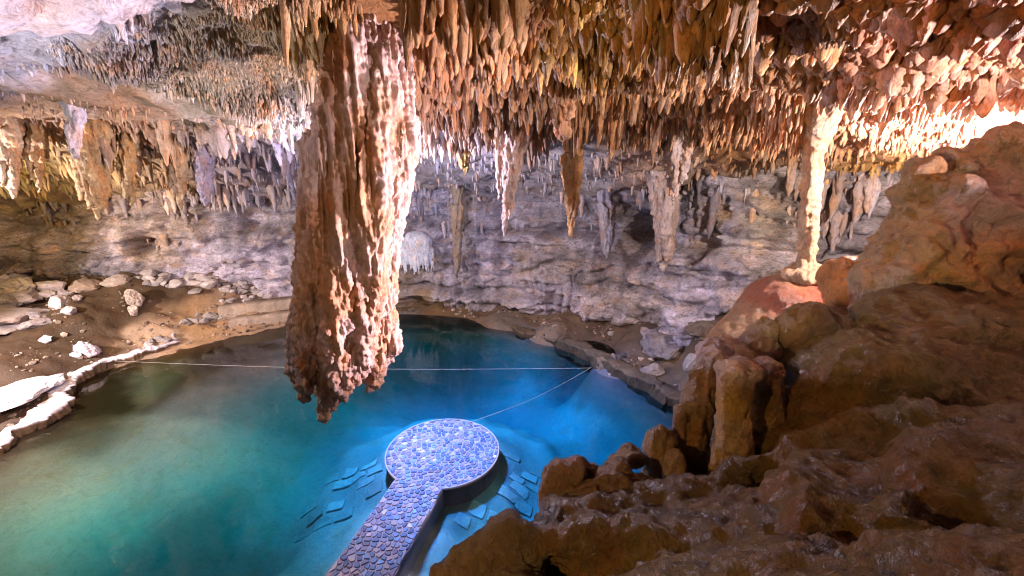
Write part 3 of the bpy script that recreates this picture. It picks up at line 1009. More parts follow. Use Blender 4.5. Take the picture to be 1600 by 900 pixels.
def spike(name, top, bot, d, r_px, seed, label, tint, taper=.8, n_side=7, group=None, kind="stalactite"):
    """a bundle of dripstone spindles hanging from the ceiling"""
    rg = np.random.default_rng(seed)
    m = d / FPX * 1.03
    el = []
    A, B = W(*top, d), W(*bot, d)
    B[1] = A[1]
    Lz = A[2] - B[2]
    def tube(ox, oy, z0, z1, r0, dx):
        k = 5
        for q in range(k):
            t0, t1 = q / k, (q + 1) / k
            p = [np.array([A[0] + (B[0] - A[0]) * tt + ox + dx * tt, A[1] + oy, z0 + (z1 - z0) * tt]) for tt in (t0, t1)]
            rr = [r0 * (1 - tt) ** taper + .012 for tt in (t0, t1)]
            el.append(('cap', p[0], p[1], rr[0] * rg.uniform(.85, 1.15), rr[1] * rg.uniform(.85, 1.15)))
    R0 = r_px * m
    up = max(.3, float(CEIL(A[0], A[1])) - A[2] + .3)
    el.append(('cap', A + (0, 0, up), A, R0 * (1.25 if up < 1 else .8), R0 * .7))
    tube(0, 0, A[2] + .3, B[2], R0 * .58, 0)
    for _ in range(n_side + 5):
        a = rg.uniform(0, 6.28)
        tube(R0 * .75 * math.cos(a), R0 * .7 * math.sin(a), A[2] + .3, A[2] - Lz * rg.uniform(.3, .85), R0 * rg.uniform(.18, .42), -R0 * .4 * math.cos(a))
    lo = np.minimum(A, B) - (R0 * 2.2, R0 * 2.2, .2)
    hi = np.maximum(A, B) + (R0 * 2.2, R0 * 2.2, up)
    V, Fq = sdf_mesh(el, lo, hi, max(.03, d * .0022), R0 * .18)
    N = vnormals(V, Fq)
    V = V + N * ((.09 * (ridged(stretch(V, 4.5, 4.5, .6), 2, seed) - .5) + .06 * fbm(V * 5, 3, seed + 1)) * min(1, R0 / .3 + .2))[:, None]
    T = np.array(tint)[None] * (1 + .4 * fbm(stretch(V, 2, 2, .8), 3, seed + 2)[:, None])
    o = make(name, V, Fq, M_STAL, np.clip(T, .02, .85), None, A)
    prop(o, label, kind, group)
    return o


spike("stalactite", (805, 215), (788, 372), 16.2, 24, 201, "long pink white spiked stalactite right of the giant one, tip pointing at the wall ledge", (.58, .44, .40))
spike("stalactite", (895, 262), (893, 375), 17.0, 17, 202, "short orange brown stalactite with pale pointed tip left of the dark wall hole", (.50, .30, .14))
spike("stalactite", (878, 130), (880, 225), 14.0, 26, 203, "stubby ragged orange block of dripstone hanging from the ceiling lip", (.50, .28, .15), .3, 10)
spike("stalactite", (725, 215), (727, 275), 17.5, 14, 204, "small golden brown stalactite close to the right flank of the giant one", (.45, .31, .10))
spike("stalactite", (1060, 235), (1052, 320), 17.0, 20, 205, "bright white ragged stalactite curtain under the ceiling lip near the wall hole", (.62, .52, .50), .8, 10)
spike("stalactite", (1035, 300), (1037, 428), 20.5, 22, 206, "pale pinkish dripstone pillar hanging just right of the dark wall hole", (.42, .33, .28), .3, 9)
spike("stalactite", (716, 330), (714, 440), 26.5, 9, 207, "thin brown dripstone rod hanging before the wall beside the white fan", (.34, .26, .18), .3, 4)
spike("stalactite", (945, 330), (948, 405), 24.0, 13, 208, "lilac grey dripstone pillar on the wall left of the dark hole", (.36, .33, .36), .3, 6)
spike("stalactite", (150, 215), (152, 347), 19.5, 20, 209, "thick golden stalactite with lumpy rounded foot below the left vault", (.52, .35, .15), .3, 12)
spike("stalactite", (22, 220), (20, 312), 19.0, 12, 210, "cream lit stalactite at the left edge of the picture", (.65, .50, .32), .5, 6)
spike("stalactite", (62, 225), (62, 300), 19.5, 9, 211, "slim golden stalactite second from the left edge", (.58, .42, .22), .5, 5)
spike("stalactite", (205, 225), (205, 325), 20.0, 10, 212, "dark amber stalactite right of the thick golden one", (.40, .27, .11), .2, 6)
spike("stalactite", (283, 240), (282, 330), 21.0, 12, 213, "brown fringed stalactite bundle midway along the left vault", (.42, .29, .15), .2, 10)
spike("stalactite", (320, 250), (322, 325), 21.5, 12, 214, "purple grey stalactite bundle at the right end of the left row", (.36, .31, .36), .2, 8)
spike("stalactite", (122, 195), (118, 250), 14.2, 10, 215, "pale lilac stalactite hanging alone before the golden ones", (.55, .50, .52), .3, 3)
spike("stalactite", (176, 105), (178, 152), 11.6, 6, 216, "lone cream stalactite on the edge of the upper left ceiling", (.60, .54, .48), .7, 3)

# -- white flowstone fan on the wall
q, nrm = wall_at(650, 395)
el = []
rg = np.random.default_rng(301)
base = W(650, 378, q[1] - .35)
el.append(('ell', base + (0, .1, -.1), (1.0, .5, .75), 0))
for k in range(30):
    a = -1 + 2 * k / 29
    x = base[0] + a * 1.05
    zt = base[2] - .15 - .35 * a * a
    el.append(('cap', (x, base[1] - .28 + .3 * a * a, zt), (x, base[1] - .18 + .3 * a * a, base[2] - 1.2 - rg.uniform(.2, .95)), .09, .02))
V, Fq = sdf_mesh(el, base - (1.5, 1.0, 2.6), base + (1.5, 1.0, 1.0), .045, .05)
V = V + vnormals(V, Fq) * (.03 * ridged(stretch(V, 5, 5, .4), 2, 302))[:, None]
fan = make("flowstone_fan", V, Fq, M_STAL, np.full((len(V), 3), (.70, .74, .82)) * (1 + .2 * fbm(V * 2, 3, 303)[:, None]), None, base)
prop(fan, "blue white fan of flowstone with fringed lower edge on the back wall", "flowstone")

# -- red mound with the white column
MC = W(1262, 425, 12.0)
elems = [('ell', MC + (.05, 0, -1.55), (1.75, 1.5, 1.55), 0), ('ell', MC + (-1.1, -.3, -2.7), (1.5, 1.5, 1.75), 0), ('ell', MC + (1.5, -.2, -1.7), (1.6, 1.5, 1.35), 0),
         ('ell', MC + (.6, -.3, -3.9), (3.0, 2.2, 2.6), 0), ('ell', MC + (2.6, 0.2, -1.9), (2.4, 1.8, 1.6), 0)]
V, Fq = sdf_mesh(elems, MC - (4.0, 3.2, 6.5), MC + (5.2, 2.4, .5), .06, .4)
N = vnormals(V, Fq)
V = V + N * (.11 * fbm(V * .9, 4, 311) + .03 * fbm(V * 4, 3, 312) + .02 * (0.5 - worley(V * 3.0, 313)))[:, None]
mound_col = [(1300, 450, (.40, .075, .03)), (1200, 460, (.30, .10, .05)), (1340, 490, (.40, .07, .025)), (1150, 500, (.30, .18, .09)), (1340, 430, (.42, .22, .08)), (1240, 420, (.32, .20, .11)), (1120, 550, (.26, .16, .08))]
mound = make("rock_mound", V, Fq, M_SLOPE, colour_field(mound_col, V, 50, 12), None, MC - (0, 0, 5))
prop(mound, "rust red rounded rock mound that carries the white lit column", "rock mound")

A, B = W(1268, 238, 12.0), W(1259, 424, 12.0)
el = [('cap', A + (0, 0, .5), W(1266, 290, 12.0), .16, .14), ('cap', W(1266, 290, 12.0), W(1260, 360, 12.0), .14, .13), ('cap', W(1260, 360, 12.0), B, .13, .17), ('cap', B, B - (0, 0, .4), .32, .7),
      ('ell', B + (.15, -.1, -.12), (.75, .6, .25), 0), ('cap', A + (0, 0, .2), A + (0, 0, 1.0), .26, .5)]
rg = np.random.default_rng(321)
for k in range(12):
    a = rg.uniform(0, 6.28)
    z0 = rg.uniform(0, .6)
    p0 = A + (B - A) * z0 + np.array([.15 * math.cos(a), .15 * math.sin(a), 0])
    p1 = A + (B - A) * min(1, z0 + rg.uniform(.2, .5)) + np.array([.14 * math.cos(a + .2), .14 * math.sin(a + .2), 0])
    el.append(('cap', p0, p1, .07, .045))
V, Fq = sdf_mesh(el, np.minimum(A, B) - (1.2, 1.2, .8), np.maximum(A, B) + (1.2, 1.2, 1.2), .035, .08)
N = vnormals(V, Fq)
V = V + N * (.06 * ridged(stretch(V, 3.2, 3.2, 1.0), 2, 322) + .03 * fbm(V * 6, 3, 323) + .03 * (.5 - worley(V * 7, 324)))[:, None]
c = make("stone_column", V, Fq, M_STAL, np.clip(np.array([.44, .30, .18])[None] * (1 + .3 * fbm(V * 2, 3, 325)[:, None]), 0, .9), None, B)
prop(c, "slim column joining the ceiling and the red mound, blazing white on its right side", "column")

EDGE = rock("boulder", W(1338, 445, 9.4), (.62, .6, .68), 331, 'smooth', .3, M_SLOPE, (.45, .20, .06))
prop(EDGE, "glowing orange boulder wedged between the red mound and the big right boulder", "boulder")

# -- the big boulder on the right
BC = W(1500, 360, 7.6)
el = [('ell', BC + (.15, 0, -.25), (1.3, 1.0, 1.1), .2), ('ell', W(1430, 440, 7.3), (.75, .8, .9), 0), ('ell', W(1400, 490, 7.2), (.5, .7, .7), 0), ('ell', W(1560, 275, 7.8), (.55, .6, .6), 0), ('ell', W(1572, 232, 7.7), (.34, .32, .26), 0),
      ('ell', W(1503, 262, 7.7), (.26, .3, .24), 0), ('ell', W(1440, 300, 7.7), (.36, .4, .42), 0), ('ell', W(1453, 274, 7.6), (.18, .2, .18), 0), ('ell', W(1640, 360, 7.4), (1.3, 1.0, 1.5), 0), ('ell', W(1520, 480, 7.0), (1.2, .7, .7), 0), ('ell', W(1720, 300, 7.6), (1.0, .9, 1.2), 0),
      ('cap', W(1505, 290, 7.15), W(1420, 430, 6.85), .10, .20), ('cap', W(1570, 300, 7.1), W(1540, 430, 6.8), .12, .24)]
V, Fq = sdf_mesh(el, BC - (2.2, 1.9, 2.6), BC + (4.0, 1.9, 2.2), .07, .22)
V, Fq = subdivide(V, Fq)
N = vnormals(V, Fq)
V = V + N * (.22 * fbm(V * 1.3, 3, 341) + .12 * (ridged(V * 1.5, 2, 345) - .5) + .035 * fbm(V * 4.5, 3, 342) + .012 * noise(V * 13, 344) - .05 * smooth01(.75, .95, ridged(V * 1.6, 2, 343)))[:, None]
bcol = [(1480, 260, (0.272, 0.192, 0.112)), (1560, 220, (0.288, 0.216, 0.152)), (1430, 340, (0.320, 0.208, 0.104)), (1500, 340, (0.288, 0.216, 0.216)), (1570, 320, (0.240, 0.176, 0.176)), (1450, 410, (0.336, 0.208, 0.080)), (1520, 430, (0.288, 0.160, 0.056)), (1395, 440, (0.336, 0.256, 0.192)), (1600, 450, (0.176, 0.096, 0.040)), (1450, 470, (0.256, 0.152, 0.056))]
big = make("boulder", V, Fq, M_SLOPE, colour_field(bcol, V, 45, 25), None, BC - (0, 0, 1.6))
prop(big, "huge tan and purple boulder rising to the ceiling at the right edge", "boulder")

# ------------------------------------------------------------------ the slope the photographer stands on
fg = [W(*q) for q in ((700, 900, 3.5), (760, 845, 3.8), (850, 800, 4.2), (940, 800, 4.6), (1010, 770, 4.8), (1080, 760, 5.0), (1160, 745, 5.1), (1230, 640, 5.6), (1230, 520, 6.3), (1300, 510, 6.4), (1380, 490, 6.7),
                      (1600, 450, 6.6), (1600, 560, 5.0), (1600, 700, 3.2), (1600, 900, 1.75), (1300, 900, 2.2), (1000, 900, 2.8), (1300, 760, 3.6), (1150, 800, 4.2), (1450, 800, 2.8), (1450, 640, 4.6), (1350, 640, 5.0), (1000, 850, 3.5), (850, 880, 3.4), (1400, 560, 5.6), (1900, 600, 4.0))]
for q in ((-1.3, 3.4, 4.6), (-1.6, 4.4, 2.0), (-.4, 4.9, 3.0), (0, 5.8, .8), (.9, 5.6, 2.6), (1.6, 6.3, 1.5), (2.4, 6.3, 2.8), (3.2, 7.2, 3.5), (3.0, 8.2, 2.0), (4.6, 8.2, 5.0), (6.5, 8.8, 6.5), (8.5, 8.6, 7.4), (9.5, 5, 8.6), (9.5, 1, 8.7),
          (-2.4, 2.5, 4.0), (-2.5, 4.5, .5), (-1, 6.8, -1), (2, 8.5, -.5), (4.5, 9.5, 3), (0, .6, 8.0), (-2.5, .6, 6.5), (3, .6, 8.2), (6, .6, 8.4)):
    fg.append(np.array(q))
_fg = TPS(fg, .004)
def fgh(x, y):
    P = np.stack([x, y, 0 * x], -1)
    return _fg(x, y) + .16 * fbm(P * .9, 3, 351)


def fge(px, py, d, rx, ry, rz, rot=0.0):
    m_ = d / FPX
    return ('ell', W(px, py, d), (rx * m_, ry * m_, rz * m_), rot)


def fcap(px0, py0, d0, px1, py1, d1, r0, r1):
    return ('cap', W(px0, py0, d0), W(px1, py1, d1), r0 * d0 / FPX, r1 * d1 / FPX)


el = [fge(1350, 590, 5.4, 110, 110, 75), fge(1500, 600, 4.9, 130, 110, 60), fge(1480, 520, 5.9, 140, 120, 60), fge(1290, 660, 5.1, 70, 80, 60), fge(1200, 690, 5.3, 60, 60, 60),
      fge(1350, 790, 3.4, 200, 130, 60, .5), fge(1150, 850, 3.5, 170, 110, 70, .4), fge(900, 860, 3.8, 120, 100, 70, .3), fge(1550, 760, 2.9, 160, 120, 50), fge(1400, 700, 4.2, 150, 70, 38, .3)]
cr = [(1000, 815, 4.25), (1080, 775, 4.3), (1160, 738, 4.35), (1250, 706, 4.3), (1350, 683, 4.2), (1460, 672, 4.0), (1620, 668, 3.7)]
el += [fcap(*cr[k], *cr[k + 1], 22, 22) for k in range(len(cr) - 1)]
cr = [(700, 905, 3.3), (800, 850, 3.45), (900, 842, 3.4), (1010, 850, 3.2), (1120, 850, 3.0), (1250, 815, 2.9), (1400, 800, 2.7)]
el += [fcap(*cr[k], *cr[k + 1], 34, 34) for k in range(len(cr) - 1)]
V, Fq = sdf_mesh(el, (-2.6, .5, -1.2), (9.6, 9.4, 9.3), .09, .22, fgh)
V = relax(V, Fq, 1)
V, Fq = subdivide(V, Fq)
near = np.hypot(V[:, 0] - 2, V[:, 1] - 2.5) < 9
N = vnormals(V, Fq)
gully = ridged(stretch(V, .9, .9, .5) + .5 * fbm(V * .7, 2, 353)[:, None], 2, 352)
V = V + N * (.11 * fbm(V * 1.1, 2, 354) + .09 * (gully - .5) + .05 * fbm(V * 3.4, 3, 355) + .035 * (ridged(stretch(V, 5, 5, 7), 2, 358) - .5) + .03 * (.5 - worley(stretch(V, 5, 5, 8), 356)) + .022 * noise(V * 13, 357))[:, None]
fcol = [(750, 870, (0.095, 0.054, 0.014)), (950, 850, (0.086, 0.049, 0.014)), (1100, 800, (0.104, 0.059, 0.015)), (1200, 680, (0.121, 0.072, 0.015)), (1350, 560, (0.104, 0.068, 0.020)), (1480, 540, (0.104, 0.063, 0.018)), (1500, 620, (0.112, 0.076, 0.025)),
        (1330, 720, (0.104, 0.063, 0.018)), (1450, 720, (0.130, 0.076, 0.018)), (1250, 850, (0.112, 0.063, 0.017)), (1500, 820, (0.104, 0.059, 0.015)), (1250, 760, (0.130, 0.076, 0.018)), (1290, 650, (0.147, 0.090, 0.018)), (1420, 590, (0.147, 0.108, 0.045)), (1000, 900, (0.112, 0.068, 0.013)), (1100, 760, (0.086, 0.049, 0.013))]
slope = make("rock_slope", V, Fq, M_SLOPE, colour_field(fcol, V, 45, 30), None)
prop(slope, kind="structure")


def flow(name, elems, h, k, seed, label, cat, ctrl, amp=1.0):
    cs = np.array([e[1] for e in elems] + [e[2] for e in elems if e[0] == 'cap'])
    rm = max(max(e[2]) if e[0] == 'ell' else max(e[3], e[4]) for e in elems) + .2
    V, Fq = sdf_mesh(elems, cs.min(0) - rm, cs.max(0) + rm, h, k)
    V, Fq = subdivide(V, Fq)
    N = vnormals(V, Fq)
    V = V + N * (amp * (.06 * fbm(V * 1.6, 2, seed) + .05 * (ridged(stretch(V, 3.6, 3.6, .7), 2, seed + 1) - .5) + .028 * fbm(V * 6, 3, seed + 2) + .012 * noise(V * 16, seed + 3)))[:, None]
    o = make(name, V, Fq, M_SLOPE, colour_field(ctrl, V, 40, 14), None, cs.min(0))
    return prop(o, label, cat)



flow("stalagmite", [fcap(1150, 590, 5.1, 1147, 690, 5.0, 27, 27), fcap(1147, 690, 5.0, 1146, 775, 4.95, 28, 46), fge(1156, 578, 5.15, 40, 34, 16), fcap(1192, 590, 5.4, 1190, 720, 5.3, 32, 36), fcap(1125, 700, 5.0, 1118, 780, 4.95, 10, 16)], .035, .07, 401,
     "amber stump of stalagmite with its lit flat top painted pale on the near slope edge", "stalagmite",
     [(1150, 570, (.46, .32, .26)), (1150, 640, (.42, .23, .045)), (1150, 720, (.36, .21, .08)), (1195, 620, (.16, .075, .018)), (1135, 680, (.38, .25, .12))], .8)  # lit top and shaded right side are put into the stump's colour
flow("stalagmite", [fcap(1112, 575, 5.9, 1088, 640, 5.7, 22, 24), fcap(1088, 640, 5.7, 1076, 770, 5.5, 24, 34), fge(1112, 560, 5.9, 24, 26, 18), fcap(1068, 650, 5.6, 1062, 740, 5.5, 12, 16)], .035, .08, 411,
     "leaning brown stalagmite standing behind the amber stump", "stalagmite", [(1090, 600, (.26, .15, .07)), (1080, 680, (.24, .13, .045)), (1110, 700, (.12, .06, .025)), (1115, 550, (.40, .34, .38))])
flow("stalagmite", [fcap(1030, 690, 5.4, 1026, 760, 5.3, 24, 26), fge(1040, 700, 5.5, 34, 30, 28)], .035, .1, 421,
     "short rounded brown stalagmite beside the water, left of the leaning one", "stalagmite", [(1025, 700, (.30, .19, .09)), (1040, 680, (.24, .15, .08))])
flow("stalagmite", [fcap(1056, 715, 5.1, 1050, 790, 5.0, 16, 20)], .03, .1, 431,
     "slim knob of rock before the leaning stalagmite", "stalagmite", [(1055, 730, (.28, .18, .10)), (1050, 770, (.34, .22, .12))], .7)
flow("boulder", [fge(955, 790, 4.6, 82, 70, 60), fge(1000, 790, 4.7, 52, 60, 44), fge(900, 800, 4.5, 45, 50, 52), fge(960, 740, 4.75, 30, 34, 22)], .04, .14, 441,
     "dark domed boulder on the near edge above the blue water", "boulder", [(950, 760, (.17, .095, .05)), (1000, 800, (.14, .08, .045)), (890, 800, (.2, .12, .06))])
flow("boulder", [fcap(872, 742, 4.75, 868, 820, 4.7, 26, 30), fge(893, 735, 4.8, 22, 24, 20)], .035, .1, 451,
     "upright block of dark rock left of the domed boulder", "boulder", [(872, 750, (.18, .10, .05)), (880, 800, (.22, .12, .06))], .8)
flow("boulder", [fge(905, 727, 4.95, 14, 14, 16), fge(925, 740, 4.95, 20, 20, 18)], .03, .08, 461,
     "small dark knob between the upright block and the domed boulder", "boulder", [(905, 727, (.17, .10, .06))], .6)
flow("boulder", [fge(985, 715, 5.3, 26, 26, 18), fge(962, 726, 5.2, 16, 20, 14)], .03, .08, 471,
     "low brown rock at the water side behind the domed boulder", "boulder", [(985, 715, (.22, .14, .07))], .7)
flow("boulder", [fge(1268, 508, 6.35, 46, 40, 34), fge(1305, 525, 6.2, 30, 40, 32), fge(1240, 520, 6.3, 30, 34, 34)], .045, .12, 481,
     "dark ochre boulder on the ridge below the red mound", "boulder", [(1260, 500, (.19, .11, .035)), (1300, 500, (.09, .06, .045)), (1280, 540, (.14, .08, .04))])
flow("boulder", [fge(1200, 515, 6.5, 26, 30, 24), fge(1185, 545, 6.4, 30, 36, 26)], .04, .1, 491,
     "cracked grey brown boulder left of the dark ochre one", "boulder", [(1200, 510, (.30, .23, .15)), (1180, 545, (.26, .17, .12))])
flow("boulder", [fge(1130, 552, 6.2, 40, 46, 18), fge(1160, 570, 6.0, 50, 44, 22)], .04, .1, 495,
     "flat rock with lilac light painted on its top above the amber stump", "boulder", [(1125, 545, (.55, .45, .50)), (1170, 570, (.2, .12, .08))])  # the lilac light on top is put into the colour

# ------------------------------------------------------------------ stone deck and causeway
DECK_Z = 0.13
def plain_mat(name, col, rough=.7, sc=6, var=.35, bump=.3, tint=False):
    return rock_mat(name, sc, bump, rough, .5, (1.05, .95, .9), (1.12, 1.12, 1.12), (.62, .6, .6))


M_STONE = rock_mat("paving_stone", 3.0, .35, .55, .4, (.95, .95, 1.05), (1.2, 1.2, 1.2), (.6, .6, .65))
M_MORTAR = rock_mat("pale_mortar", 3.0, .4, .8, .35, (1.0, .97, .95), (1.1, 1.1, 1.1), (.7, .68, .7))
PR = 1.93
wl0, wl1 = WZ(620, 745, DECK_Z), WZ(500, 900, DECK_Z)
wr0, wr1 = WZ(690, 767, DECK_Z), WZ(622, 900, DECK_Z)
wd = ((wl1 - wl0)[:2] / np.linalg.norm((wl1 - wl0)[:2]) + (wr1 - wr0)[:2] / np.linalg.norm((wr1 - wr0)[:2])) / 2
wd /= np.linalg.norm(wd)
wn_ = np.array([-wd[1], wd[0]])
hw = abs((wl0[:2] - wr0[:2]) @ wn_) / 2
wc = (wl0[:2] + wr0[:2]) / 2
wc = wc - wd * 0.0
start = PC[:2] + wd * (((wc - PC[:2]) @ wd) * 0)
lat = (wc - PC[:2]) @ wn_
WLEN = 8.2

deck = obj("stone_platform", None, None, (PC[0], PC[1], -1.0))
prop(deck, "round stone paved platform with a straight causeway standing in the blue water", "platform")


def local(V): return np.asarray(V, float) - np.array([PC[0], PC[1], -1.0])


def prism(poly, z0, z1, bevel=0.02, seed=0, wav=0.0):
    """vertical prism with a bevelled top edge"""
    poly = np.asarray(poly, float)
    n = len(poly)
    c = poly.mean(0)
    ins = c + (poly - c) * (1 - bevel / np.maximum(np.linalg.norm(poly - c, axis=1, keepdims=True), .05))
    V = [(*p, z0) for p in poly] + [(*p, z1 - bevel * .7) for p in poly] + [(*p, z1) for p in ins]
    Fs = [tuple(range(2 * n, 3 * n))]
    for k in range(n):
        j = (k + 1) % n
        Fs += [(k, j, n + j, n + k), (n + k, n + j, 2 * n + j, 2 * n + k)]
    return np.array(V), Fs


rg = np.random.default_rng(600)
th = np.linspace(0, 2 * np.pi, 96, endpoint=False)
rr = PR * (1 + .006 * np.sin(5 * th) + rg.normal(0, .003, 96))
circle = np.stack([PC[0] + rr * np.cos(th), PC[1] + rr * np.sin(th)], 1)
V, Fs = prism(circle, -1.6, DECK_Z - .015, .03)
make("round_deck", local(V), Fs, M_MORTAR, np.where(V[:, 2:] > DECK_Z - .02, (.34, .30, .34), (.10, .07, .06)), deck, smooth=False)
m_ = 30
tq = np.linspace(0.6, WLEN, m_)
edgeL = [PC[:2] + wd * t_ + wn_ * (lat + hw + rg.normal(0, .015)) for t_ in tq]
edgeR = [PC[:2] + wd * t_ + wn_ * (lat - hw + rg.normal(0, .015)) for t_ in tq]
poly = np.array(edgeL + edgeR[::-1])
if np.cross(poly[1] - poly[0], poly[-1] - poly[0]) < 0: poly = poly[::-1]
# walkway as strips so that its top is made of quads
V, Fs = [], []
for a_, b_ in zip(edgeL, edgeR):
    V += [(*a_, -2.6), (*a_, DECK_Z - .02), (*b_, DECK_Z - .02), (*b_, -2.6)]
for k in range(m_ - 1):
    o = 4 * k
    for q in range(3):
        Fs.append((o + q, o + q + 1, o + q + 5, o + q + 4))
Fs += [(0, 3, 2, 1), tuple(4 * (m_ - 1) + q for q in range(4))]
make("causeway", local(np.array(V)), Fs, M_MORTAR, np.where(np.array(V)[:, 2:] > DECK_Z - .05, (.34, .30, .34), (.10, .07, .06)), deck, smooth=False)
# thin plaster rim round the deck
V, Fs = [], []
rim_t = [a for a in np.linspace(0, 2 * np.pi, 120)]
for a in rim_t:
    for (ro, z) in ((PR - .015, DECK_Z - .03), (PR - .015, DECK_Z + .012), (PR + .02, DECK_Z + .010), (PR + .028, DECK_Z - .03), (PR + .01, DECK_Z - .07)):
        V.append((PC[0] + ro * math.cos(a), PC[1] + ro * math.sin(a), z))
keepseg = []
for k in range(len(rim_t) - 1):
    mid = np.array([math.cos(rim_t[k]), math.sin(rim_t[k])]) * PR
    if mid @ wd > 0 and abs(mid @ wn_ - lat) < hw: continue
    for q in range(4):
        Fs.append((5 * k + q, 5 * k + q + 1, 5 * k + q + 6, 5 * k + q + 5))
make("rim", local(np.array(V)), Fs, M_MORTAR, np.full((len(V), 3), (.38, .34, .38)), deck)


# crazy paving: Voronoi cells cut from random seeds
def clip_poly(poly, p, n):
    out_ = []
    for k in range(len(poly)):
        a, b_ = poly[k - 1], poly[k]
        da, db = (a - p) @ n, (b_ - p) @ n
        if da <= 0: out_.append(a)
        if (da < 0) != (db < 0) and abs(da - db) > 1e-12:
            out_.append(a + (b_ - a) * da / (da - db))
    return out_


def on_disc(p): return np.hypot(*(p - PC[:2])) < PR - .03
def on_walk(p):
    d_ = p - PC[:2]
    return abs(d_ @ wn_ - lat) < hw - .03 and .3 < d_ @ wd < WLEN - .2


seeds = []
tries = 0
while tries < 60000 and len(seeds) < 1250:
    tries += 1
    if rg.random() < .5:
        a, r_ = rg.uniform(0, 6.28), PR * math.sqrt(rg.random())
        p = PC[:2] + np.array([math.cos(a), math.sin(a)]) * r_
    else:
        p = PC[:2] + wd * rg.uniform(.3, WLEN) + wn_ * (lat + rg.uniform(-hw, hw))
    if not (on_disc(p) or on_walk(p)): continue
    md = .125 + .24 * rg.random() ** 1.7
    if len(seeds) and np.min(np.hypot(*(np.array(seeds) - p).T)) < md: continue
    seeds.append(p)
seeds = np.array(seeds)
cells = []
for i, p in enumerate(seeds):
    dd = np.hypot(*(seeds - p).T)
    nb = np.argsort(dd)[1:18]
    poly = [p + np.array(q) * .5 for q in ((-1, -1), (1, -1), (1, 1), (-1, 1))]
    for j in nb:
        nv = (seeds[j] - p) / dd[j]
        poly = clip_poly(poly, p + nv * (dd[j] / 2 - rg.uniform(.009, .026)), nv)
        if len(poly) < 3: break
    if len(poly) < 3: continue
    poly = np.array(poly)
    # keep inside the deck outline
    if on_disc(p) and not on_walk(p):
        v = poly - PC[:2]
        l = np.hypot(*v.T)
        poly = PC[:2] + v * np.minimum(1, (PR - .02) / np.maximum(l, 1e-6))[:, None]
    else:
        v = poly - PC[:2]
        lx = np.clip(v @ wn_, lat - hw + .02, lat + hw - .02) if not on_disc(p) else v @ wn_
        poly = PC[:2] + np.outer(v @ wd, wd) + np.outer(lx, wn_)
    A_ = .5 * abs(np.sum(poly[:, 0] * np.roll(poly[:, 1], -1) - poly[:, 1] * np.roll(poly[:, 0], -1)))
    if A_ < .0015: continue
    # round the corners a little and roughen the outline
    c_ = poly.mean(0)
    q = []
    for k in range(len(poly)):
        a_, b_, n_ = poly[k - 1], poly[k], poly[(k + 1) % len(poly)]
        q += [b_ + (a_ - b_) * .13, b_ + (n_ - b_) * .13]
    q = np.array(q)
    q = c_ + (q - c_) * rg.uniform(.96, 1.02, (len(q), 1))
    cells.append((A_, q))
cells.sort(key=lambda c: -c[0])
pal = [(.13, .24, .46), (.18, .32, .55), (.10, .19, .40), (.30, .33, .48), (.34, .30, .42), (.44, .40, .48), (.55, .52, .58), (.22, .20, .32), (.5, .42, .46)]
SV, SF, ST = [], [], []
for k, (A_, q) in enumerate(cells):
    zt = DECK_Z + .004 + rg.uniform(0, .012)
    V, Fs = prism(q, DECK_Z - .05, zt, .012)
    V[:, 2] += np.where(V[:, 2] > DECK_Z - .01, ((V[:, 0] - q[:, 0].mean()) * rg.normal(0, .04) + (V[:, 1] - q[:, 1].mean()) * rg.normal(0, .04)), 0)
    cen = q.mean(0)
    side = (cen - PC[:2]) @ wn_ - lat * 0
    bluew = 1 / (1 + math.exp(-(cen[0] - (PC[0] - .2 + (cen[1] - PC[1]) * .23)) * 1.6)) if True else .5
    if A_ > .012 and rg.random() < .35 + .5 * bluew: c_ = pal[rg.integers(0, 4)]
    else: c_ = pal[rg.integers(3, 9)]
    T = np.clip(np.array(c_) * .62 * math.exp(rg.normal(0, .22)), 0, .85)
    if k < 300:
        make("paving_stone", local(V), Fs, M_STONE, np.tile(T, (len(V), 1)), deck, smooth=False)
    else:
        o = sum(len(x) for x in SV)
        SV.append(V); ST.append(np.tile(T, (len(V), 1)))
        SF += [tuple(i + o for i in f_) for f_ in Fs]
if SV:
    o = make("paving_chip", local(np.concatenate(SV)), SF, M_STONE, np.concatenate(ST), deck, smooth=False)
    prop(o, kind="stuff")

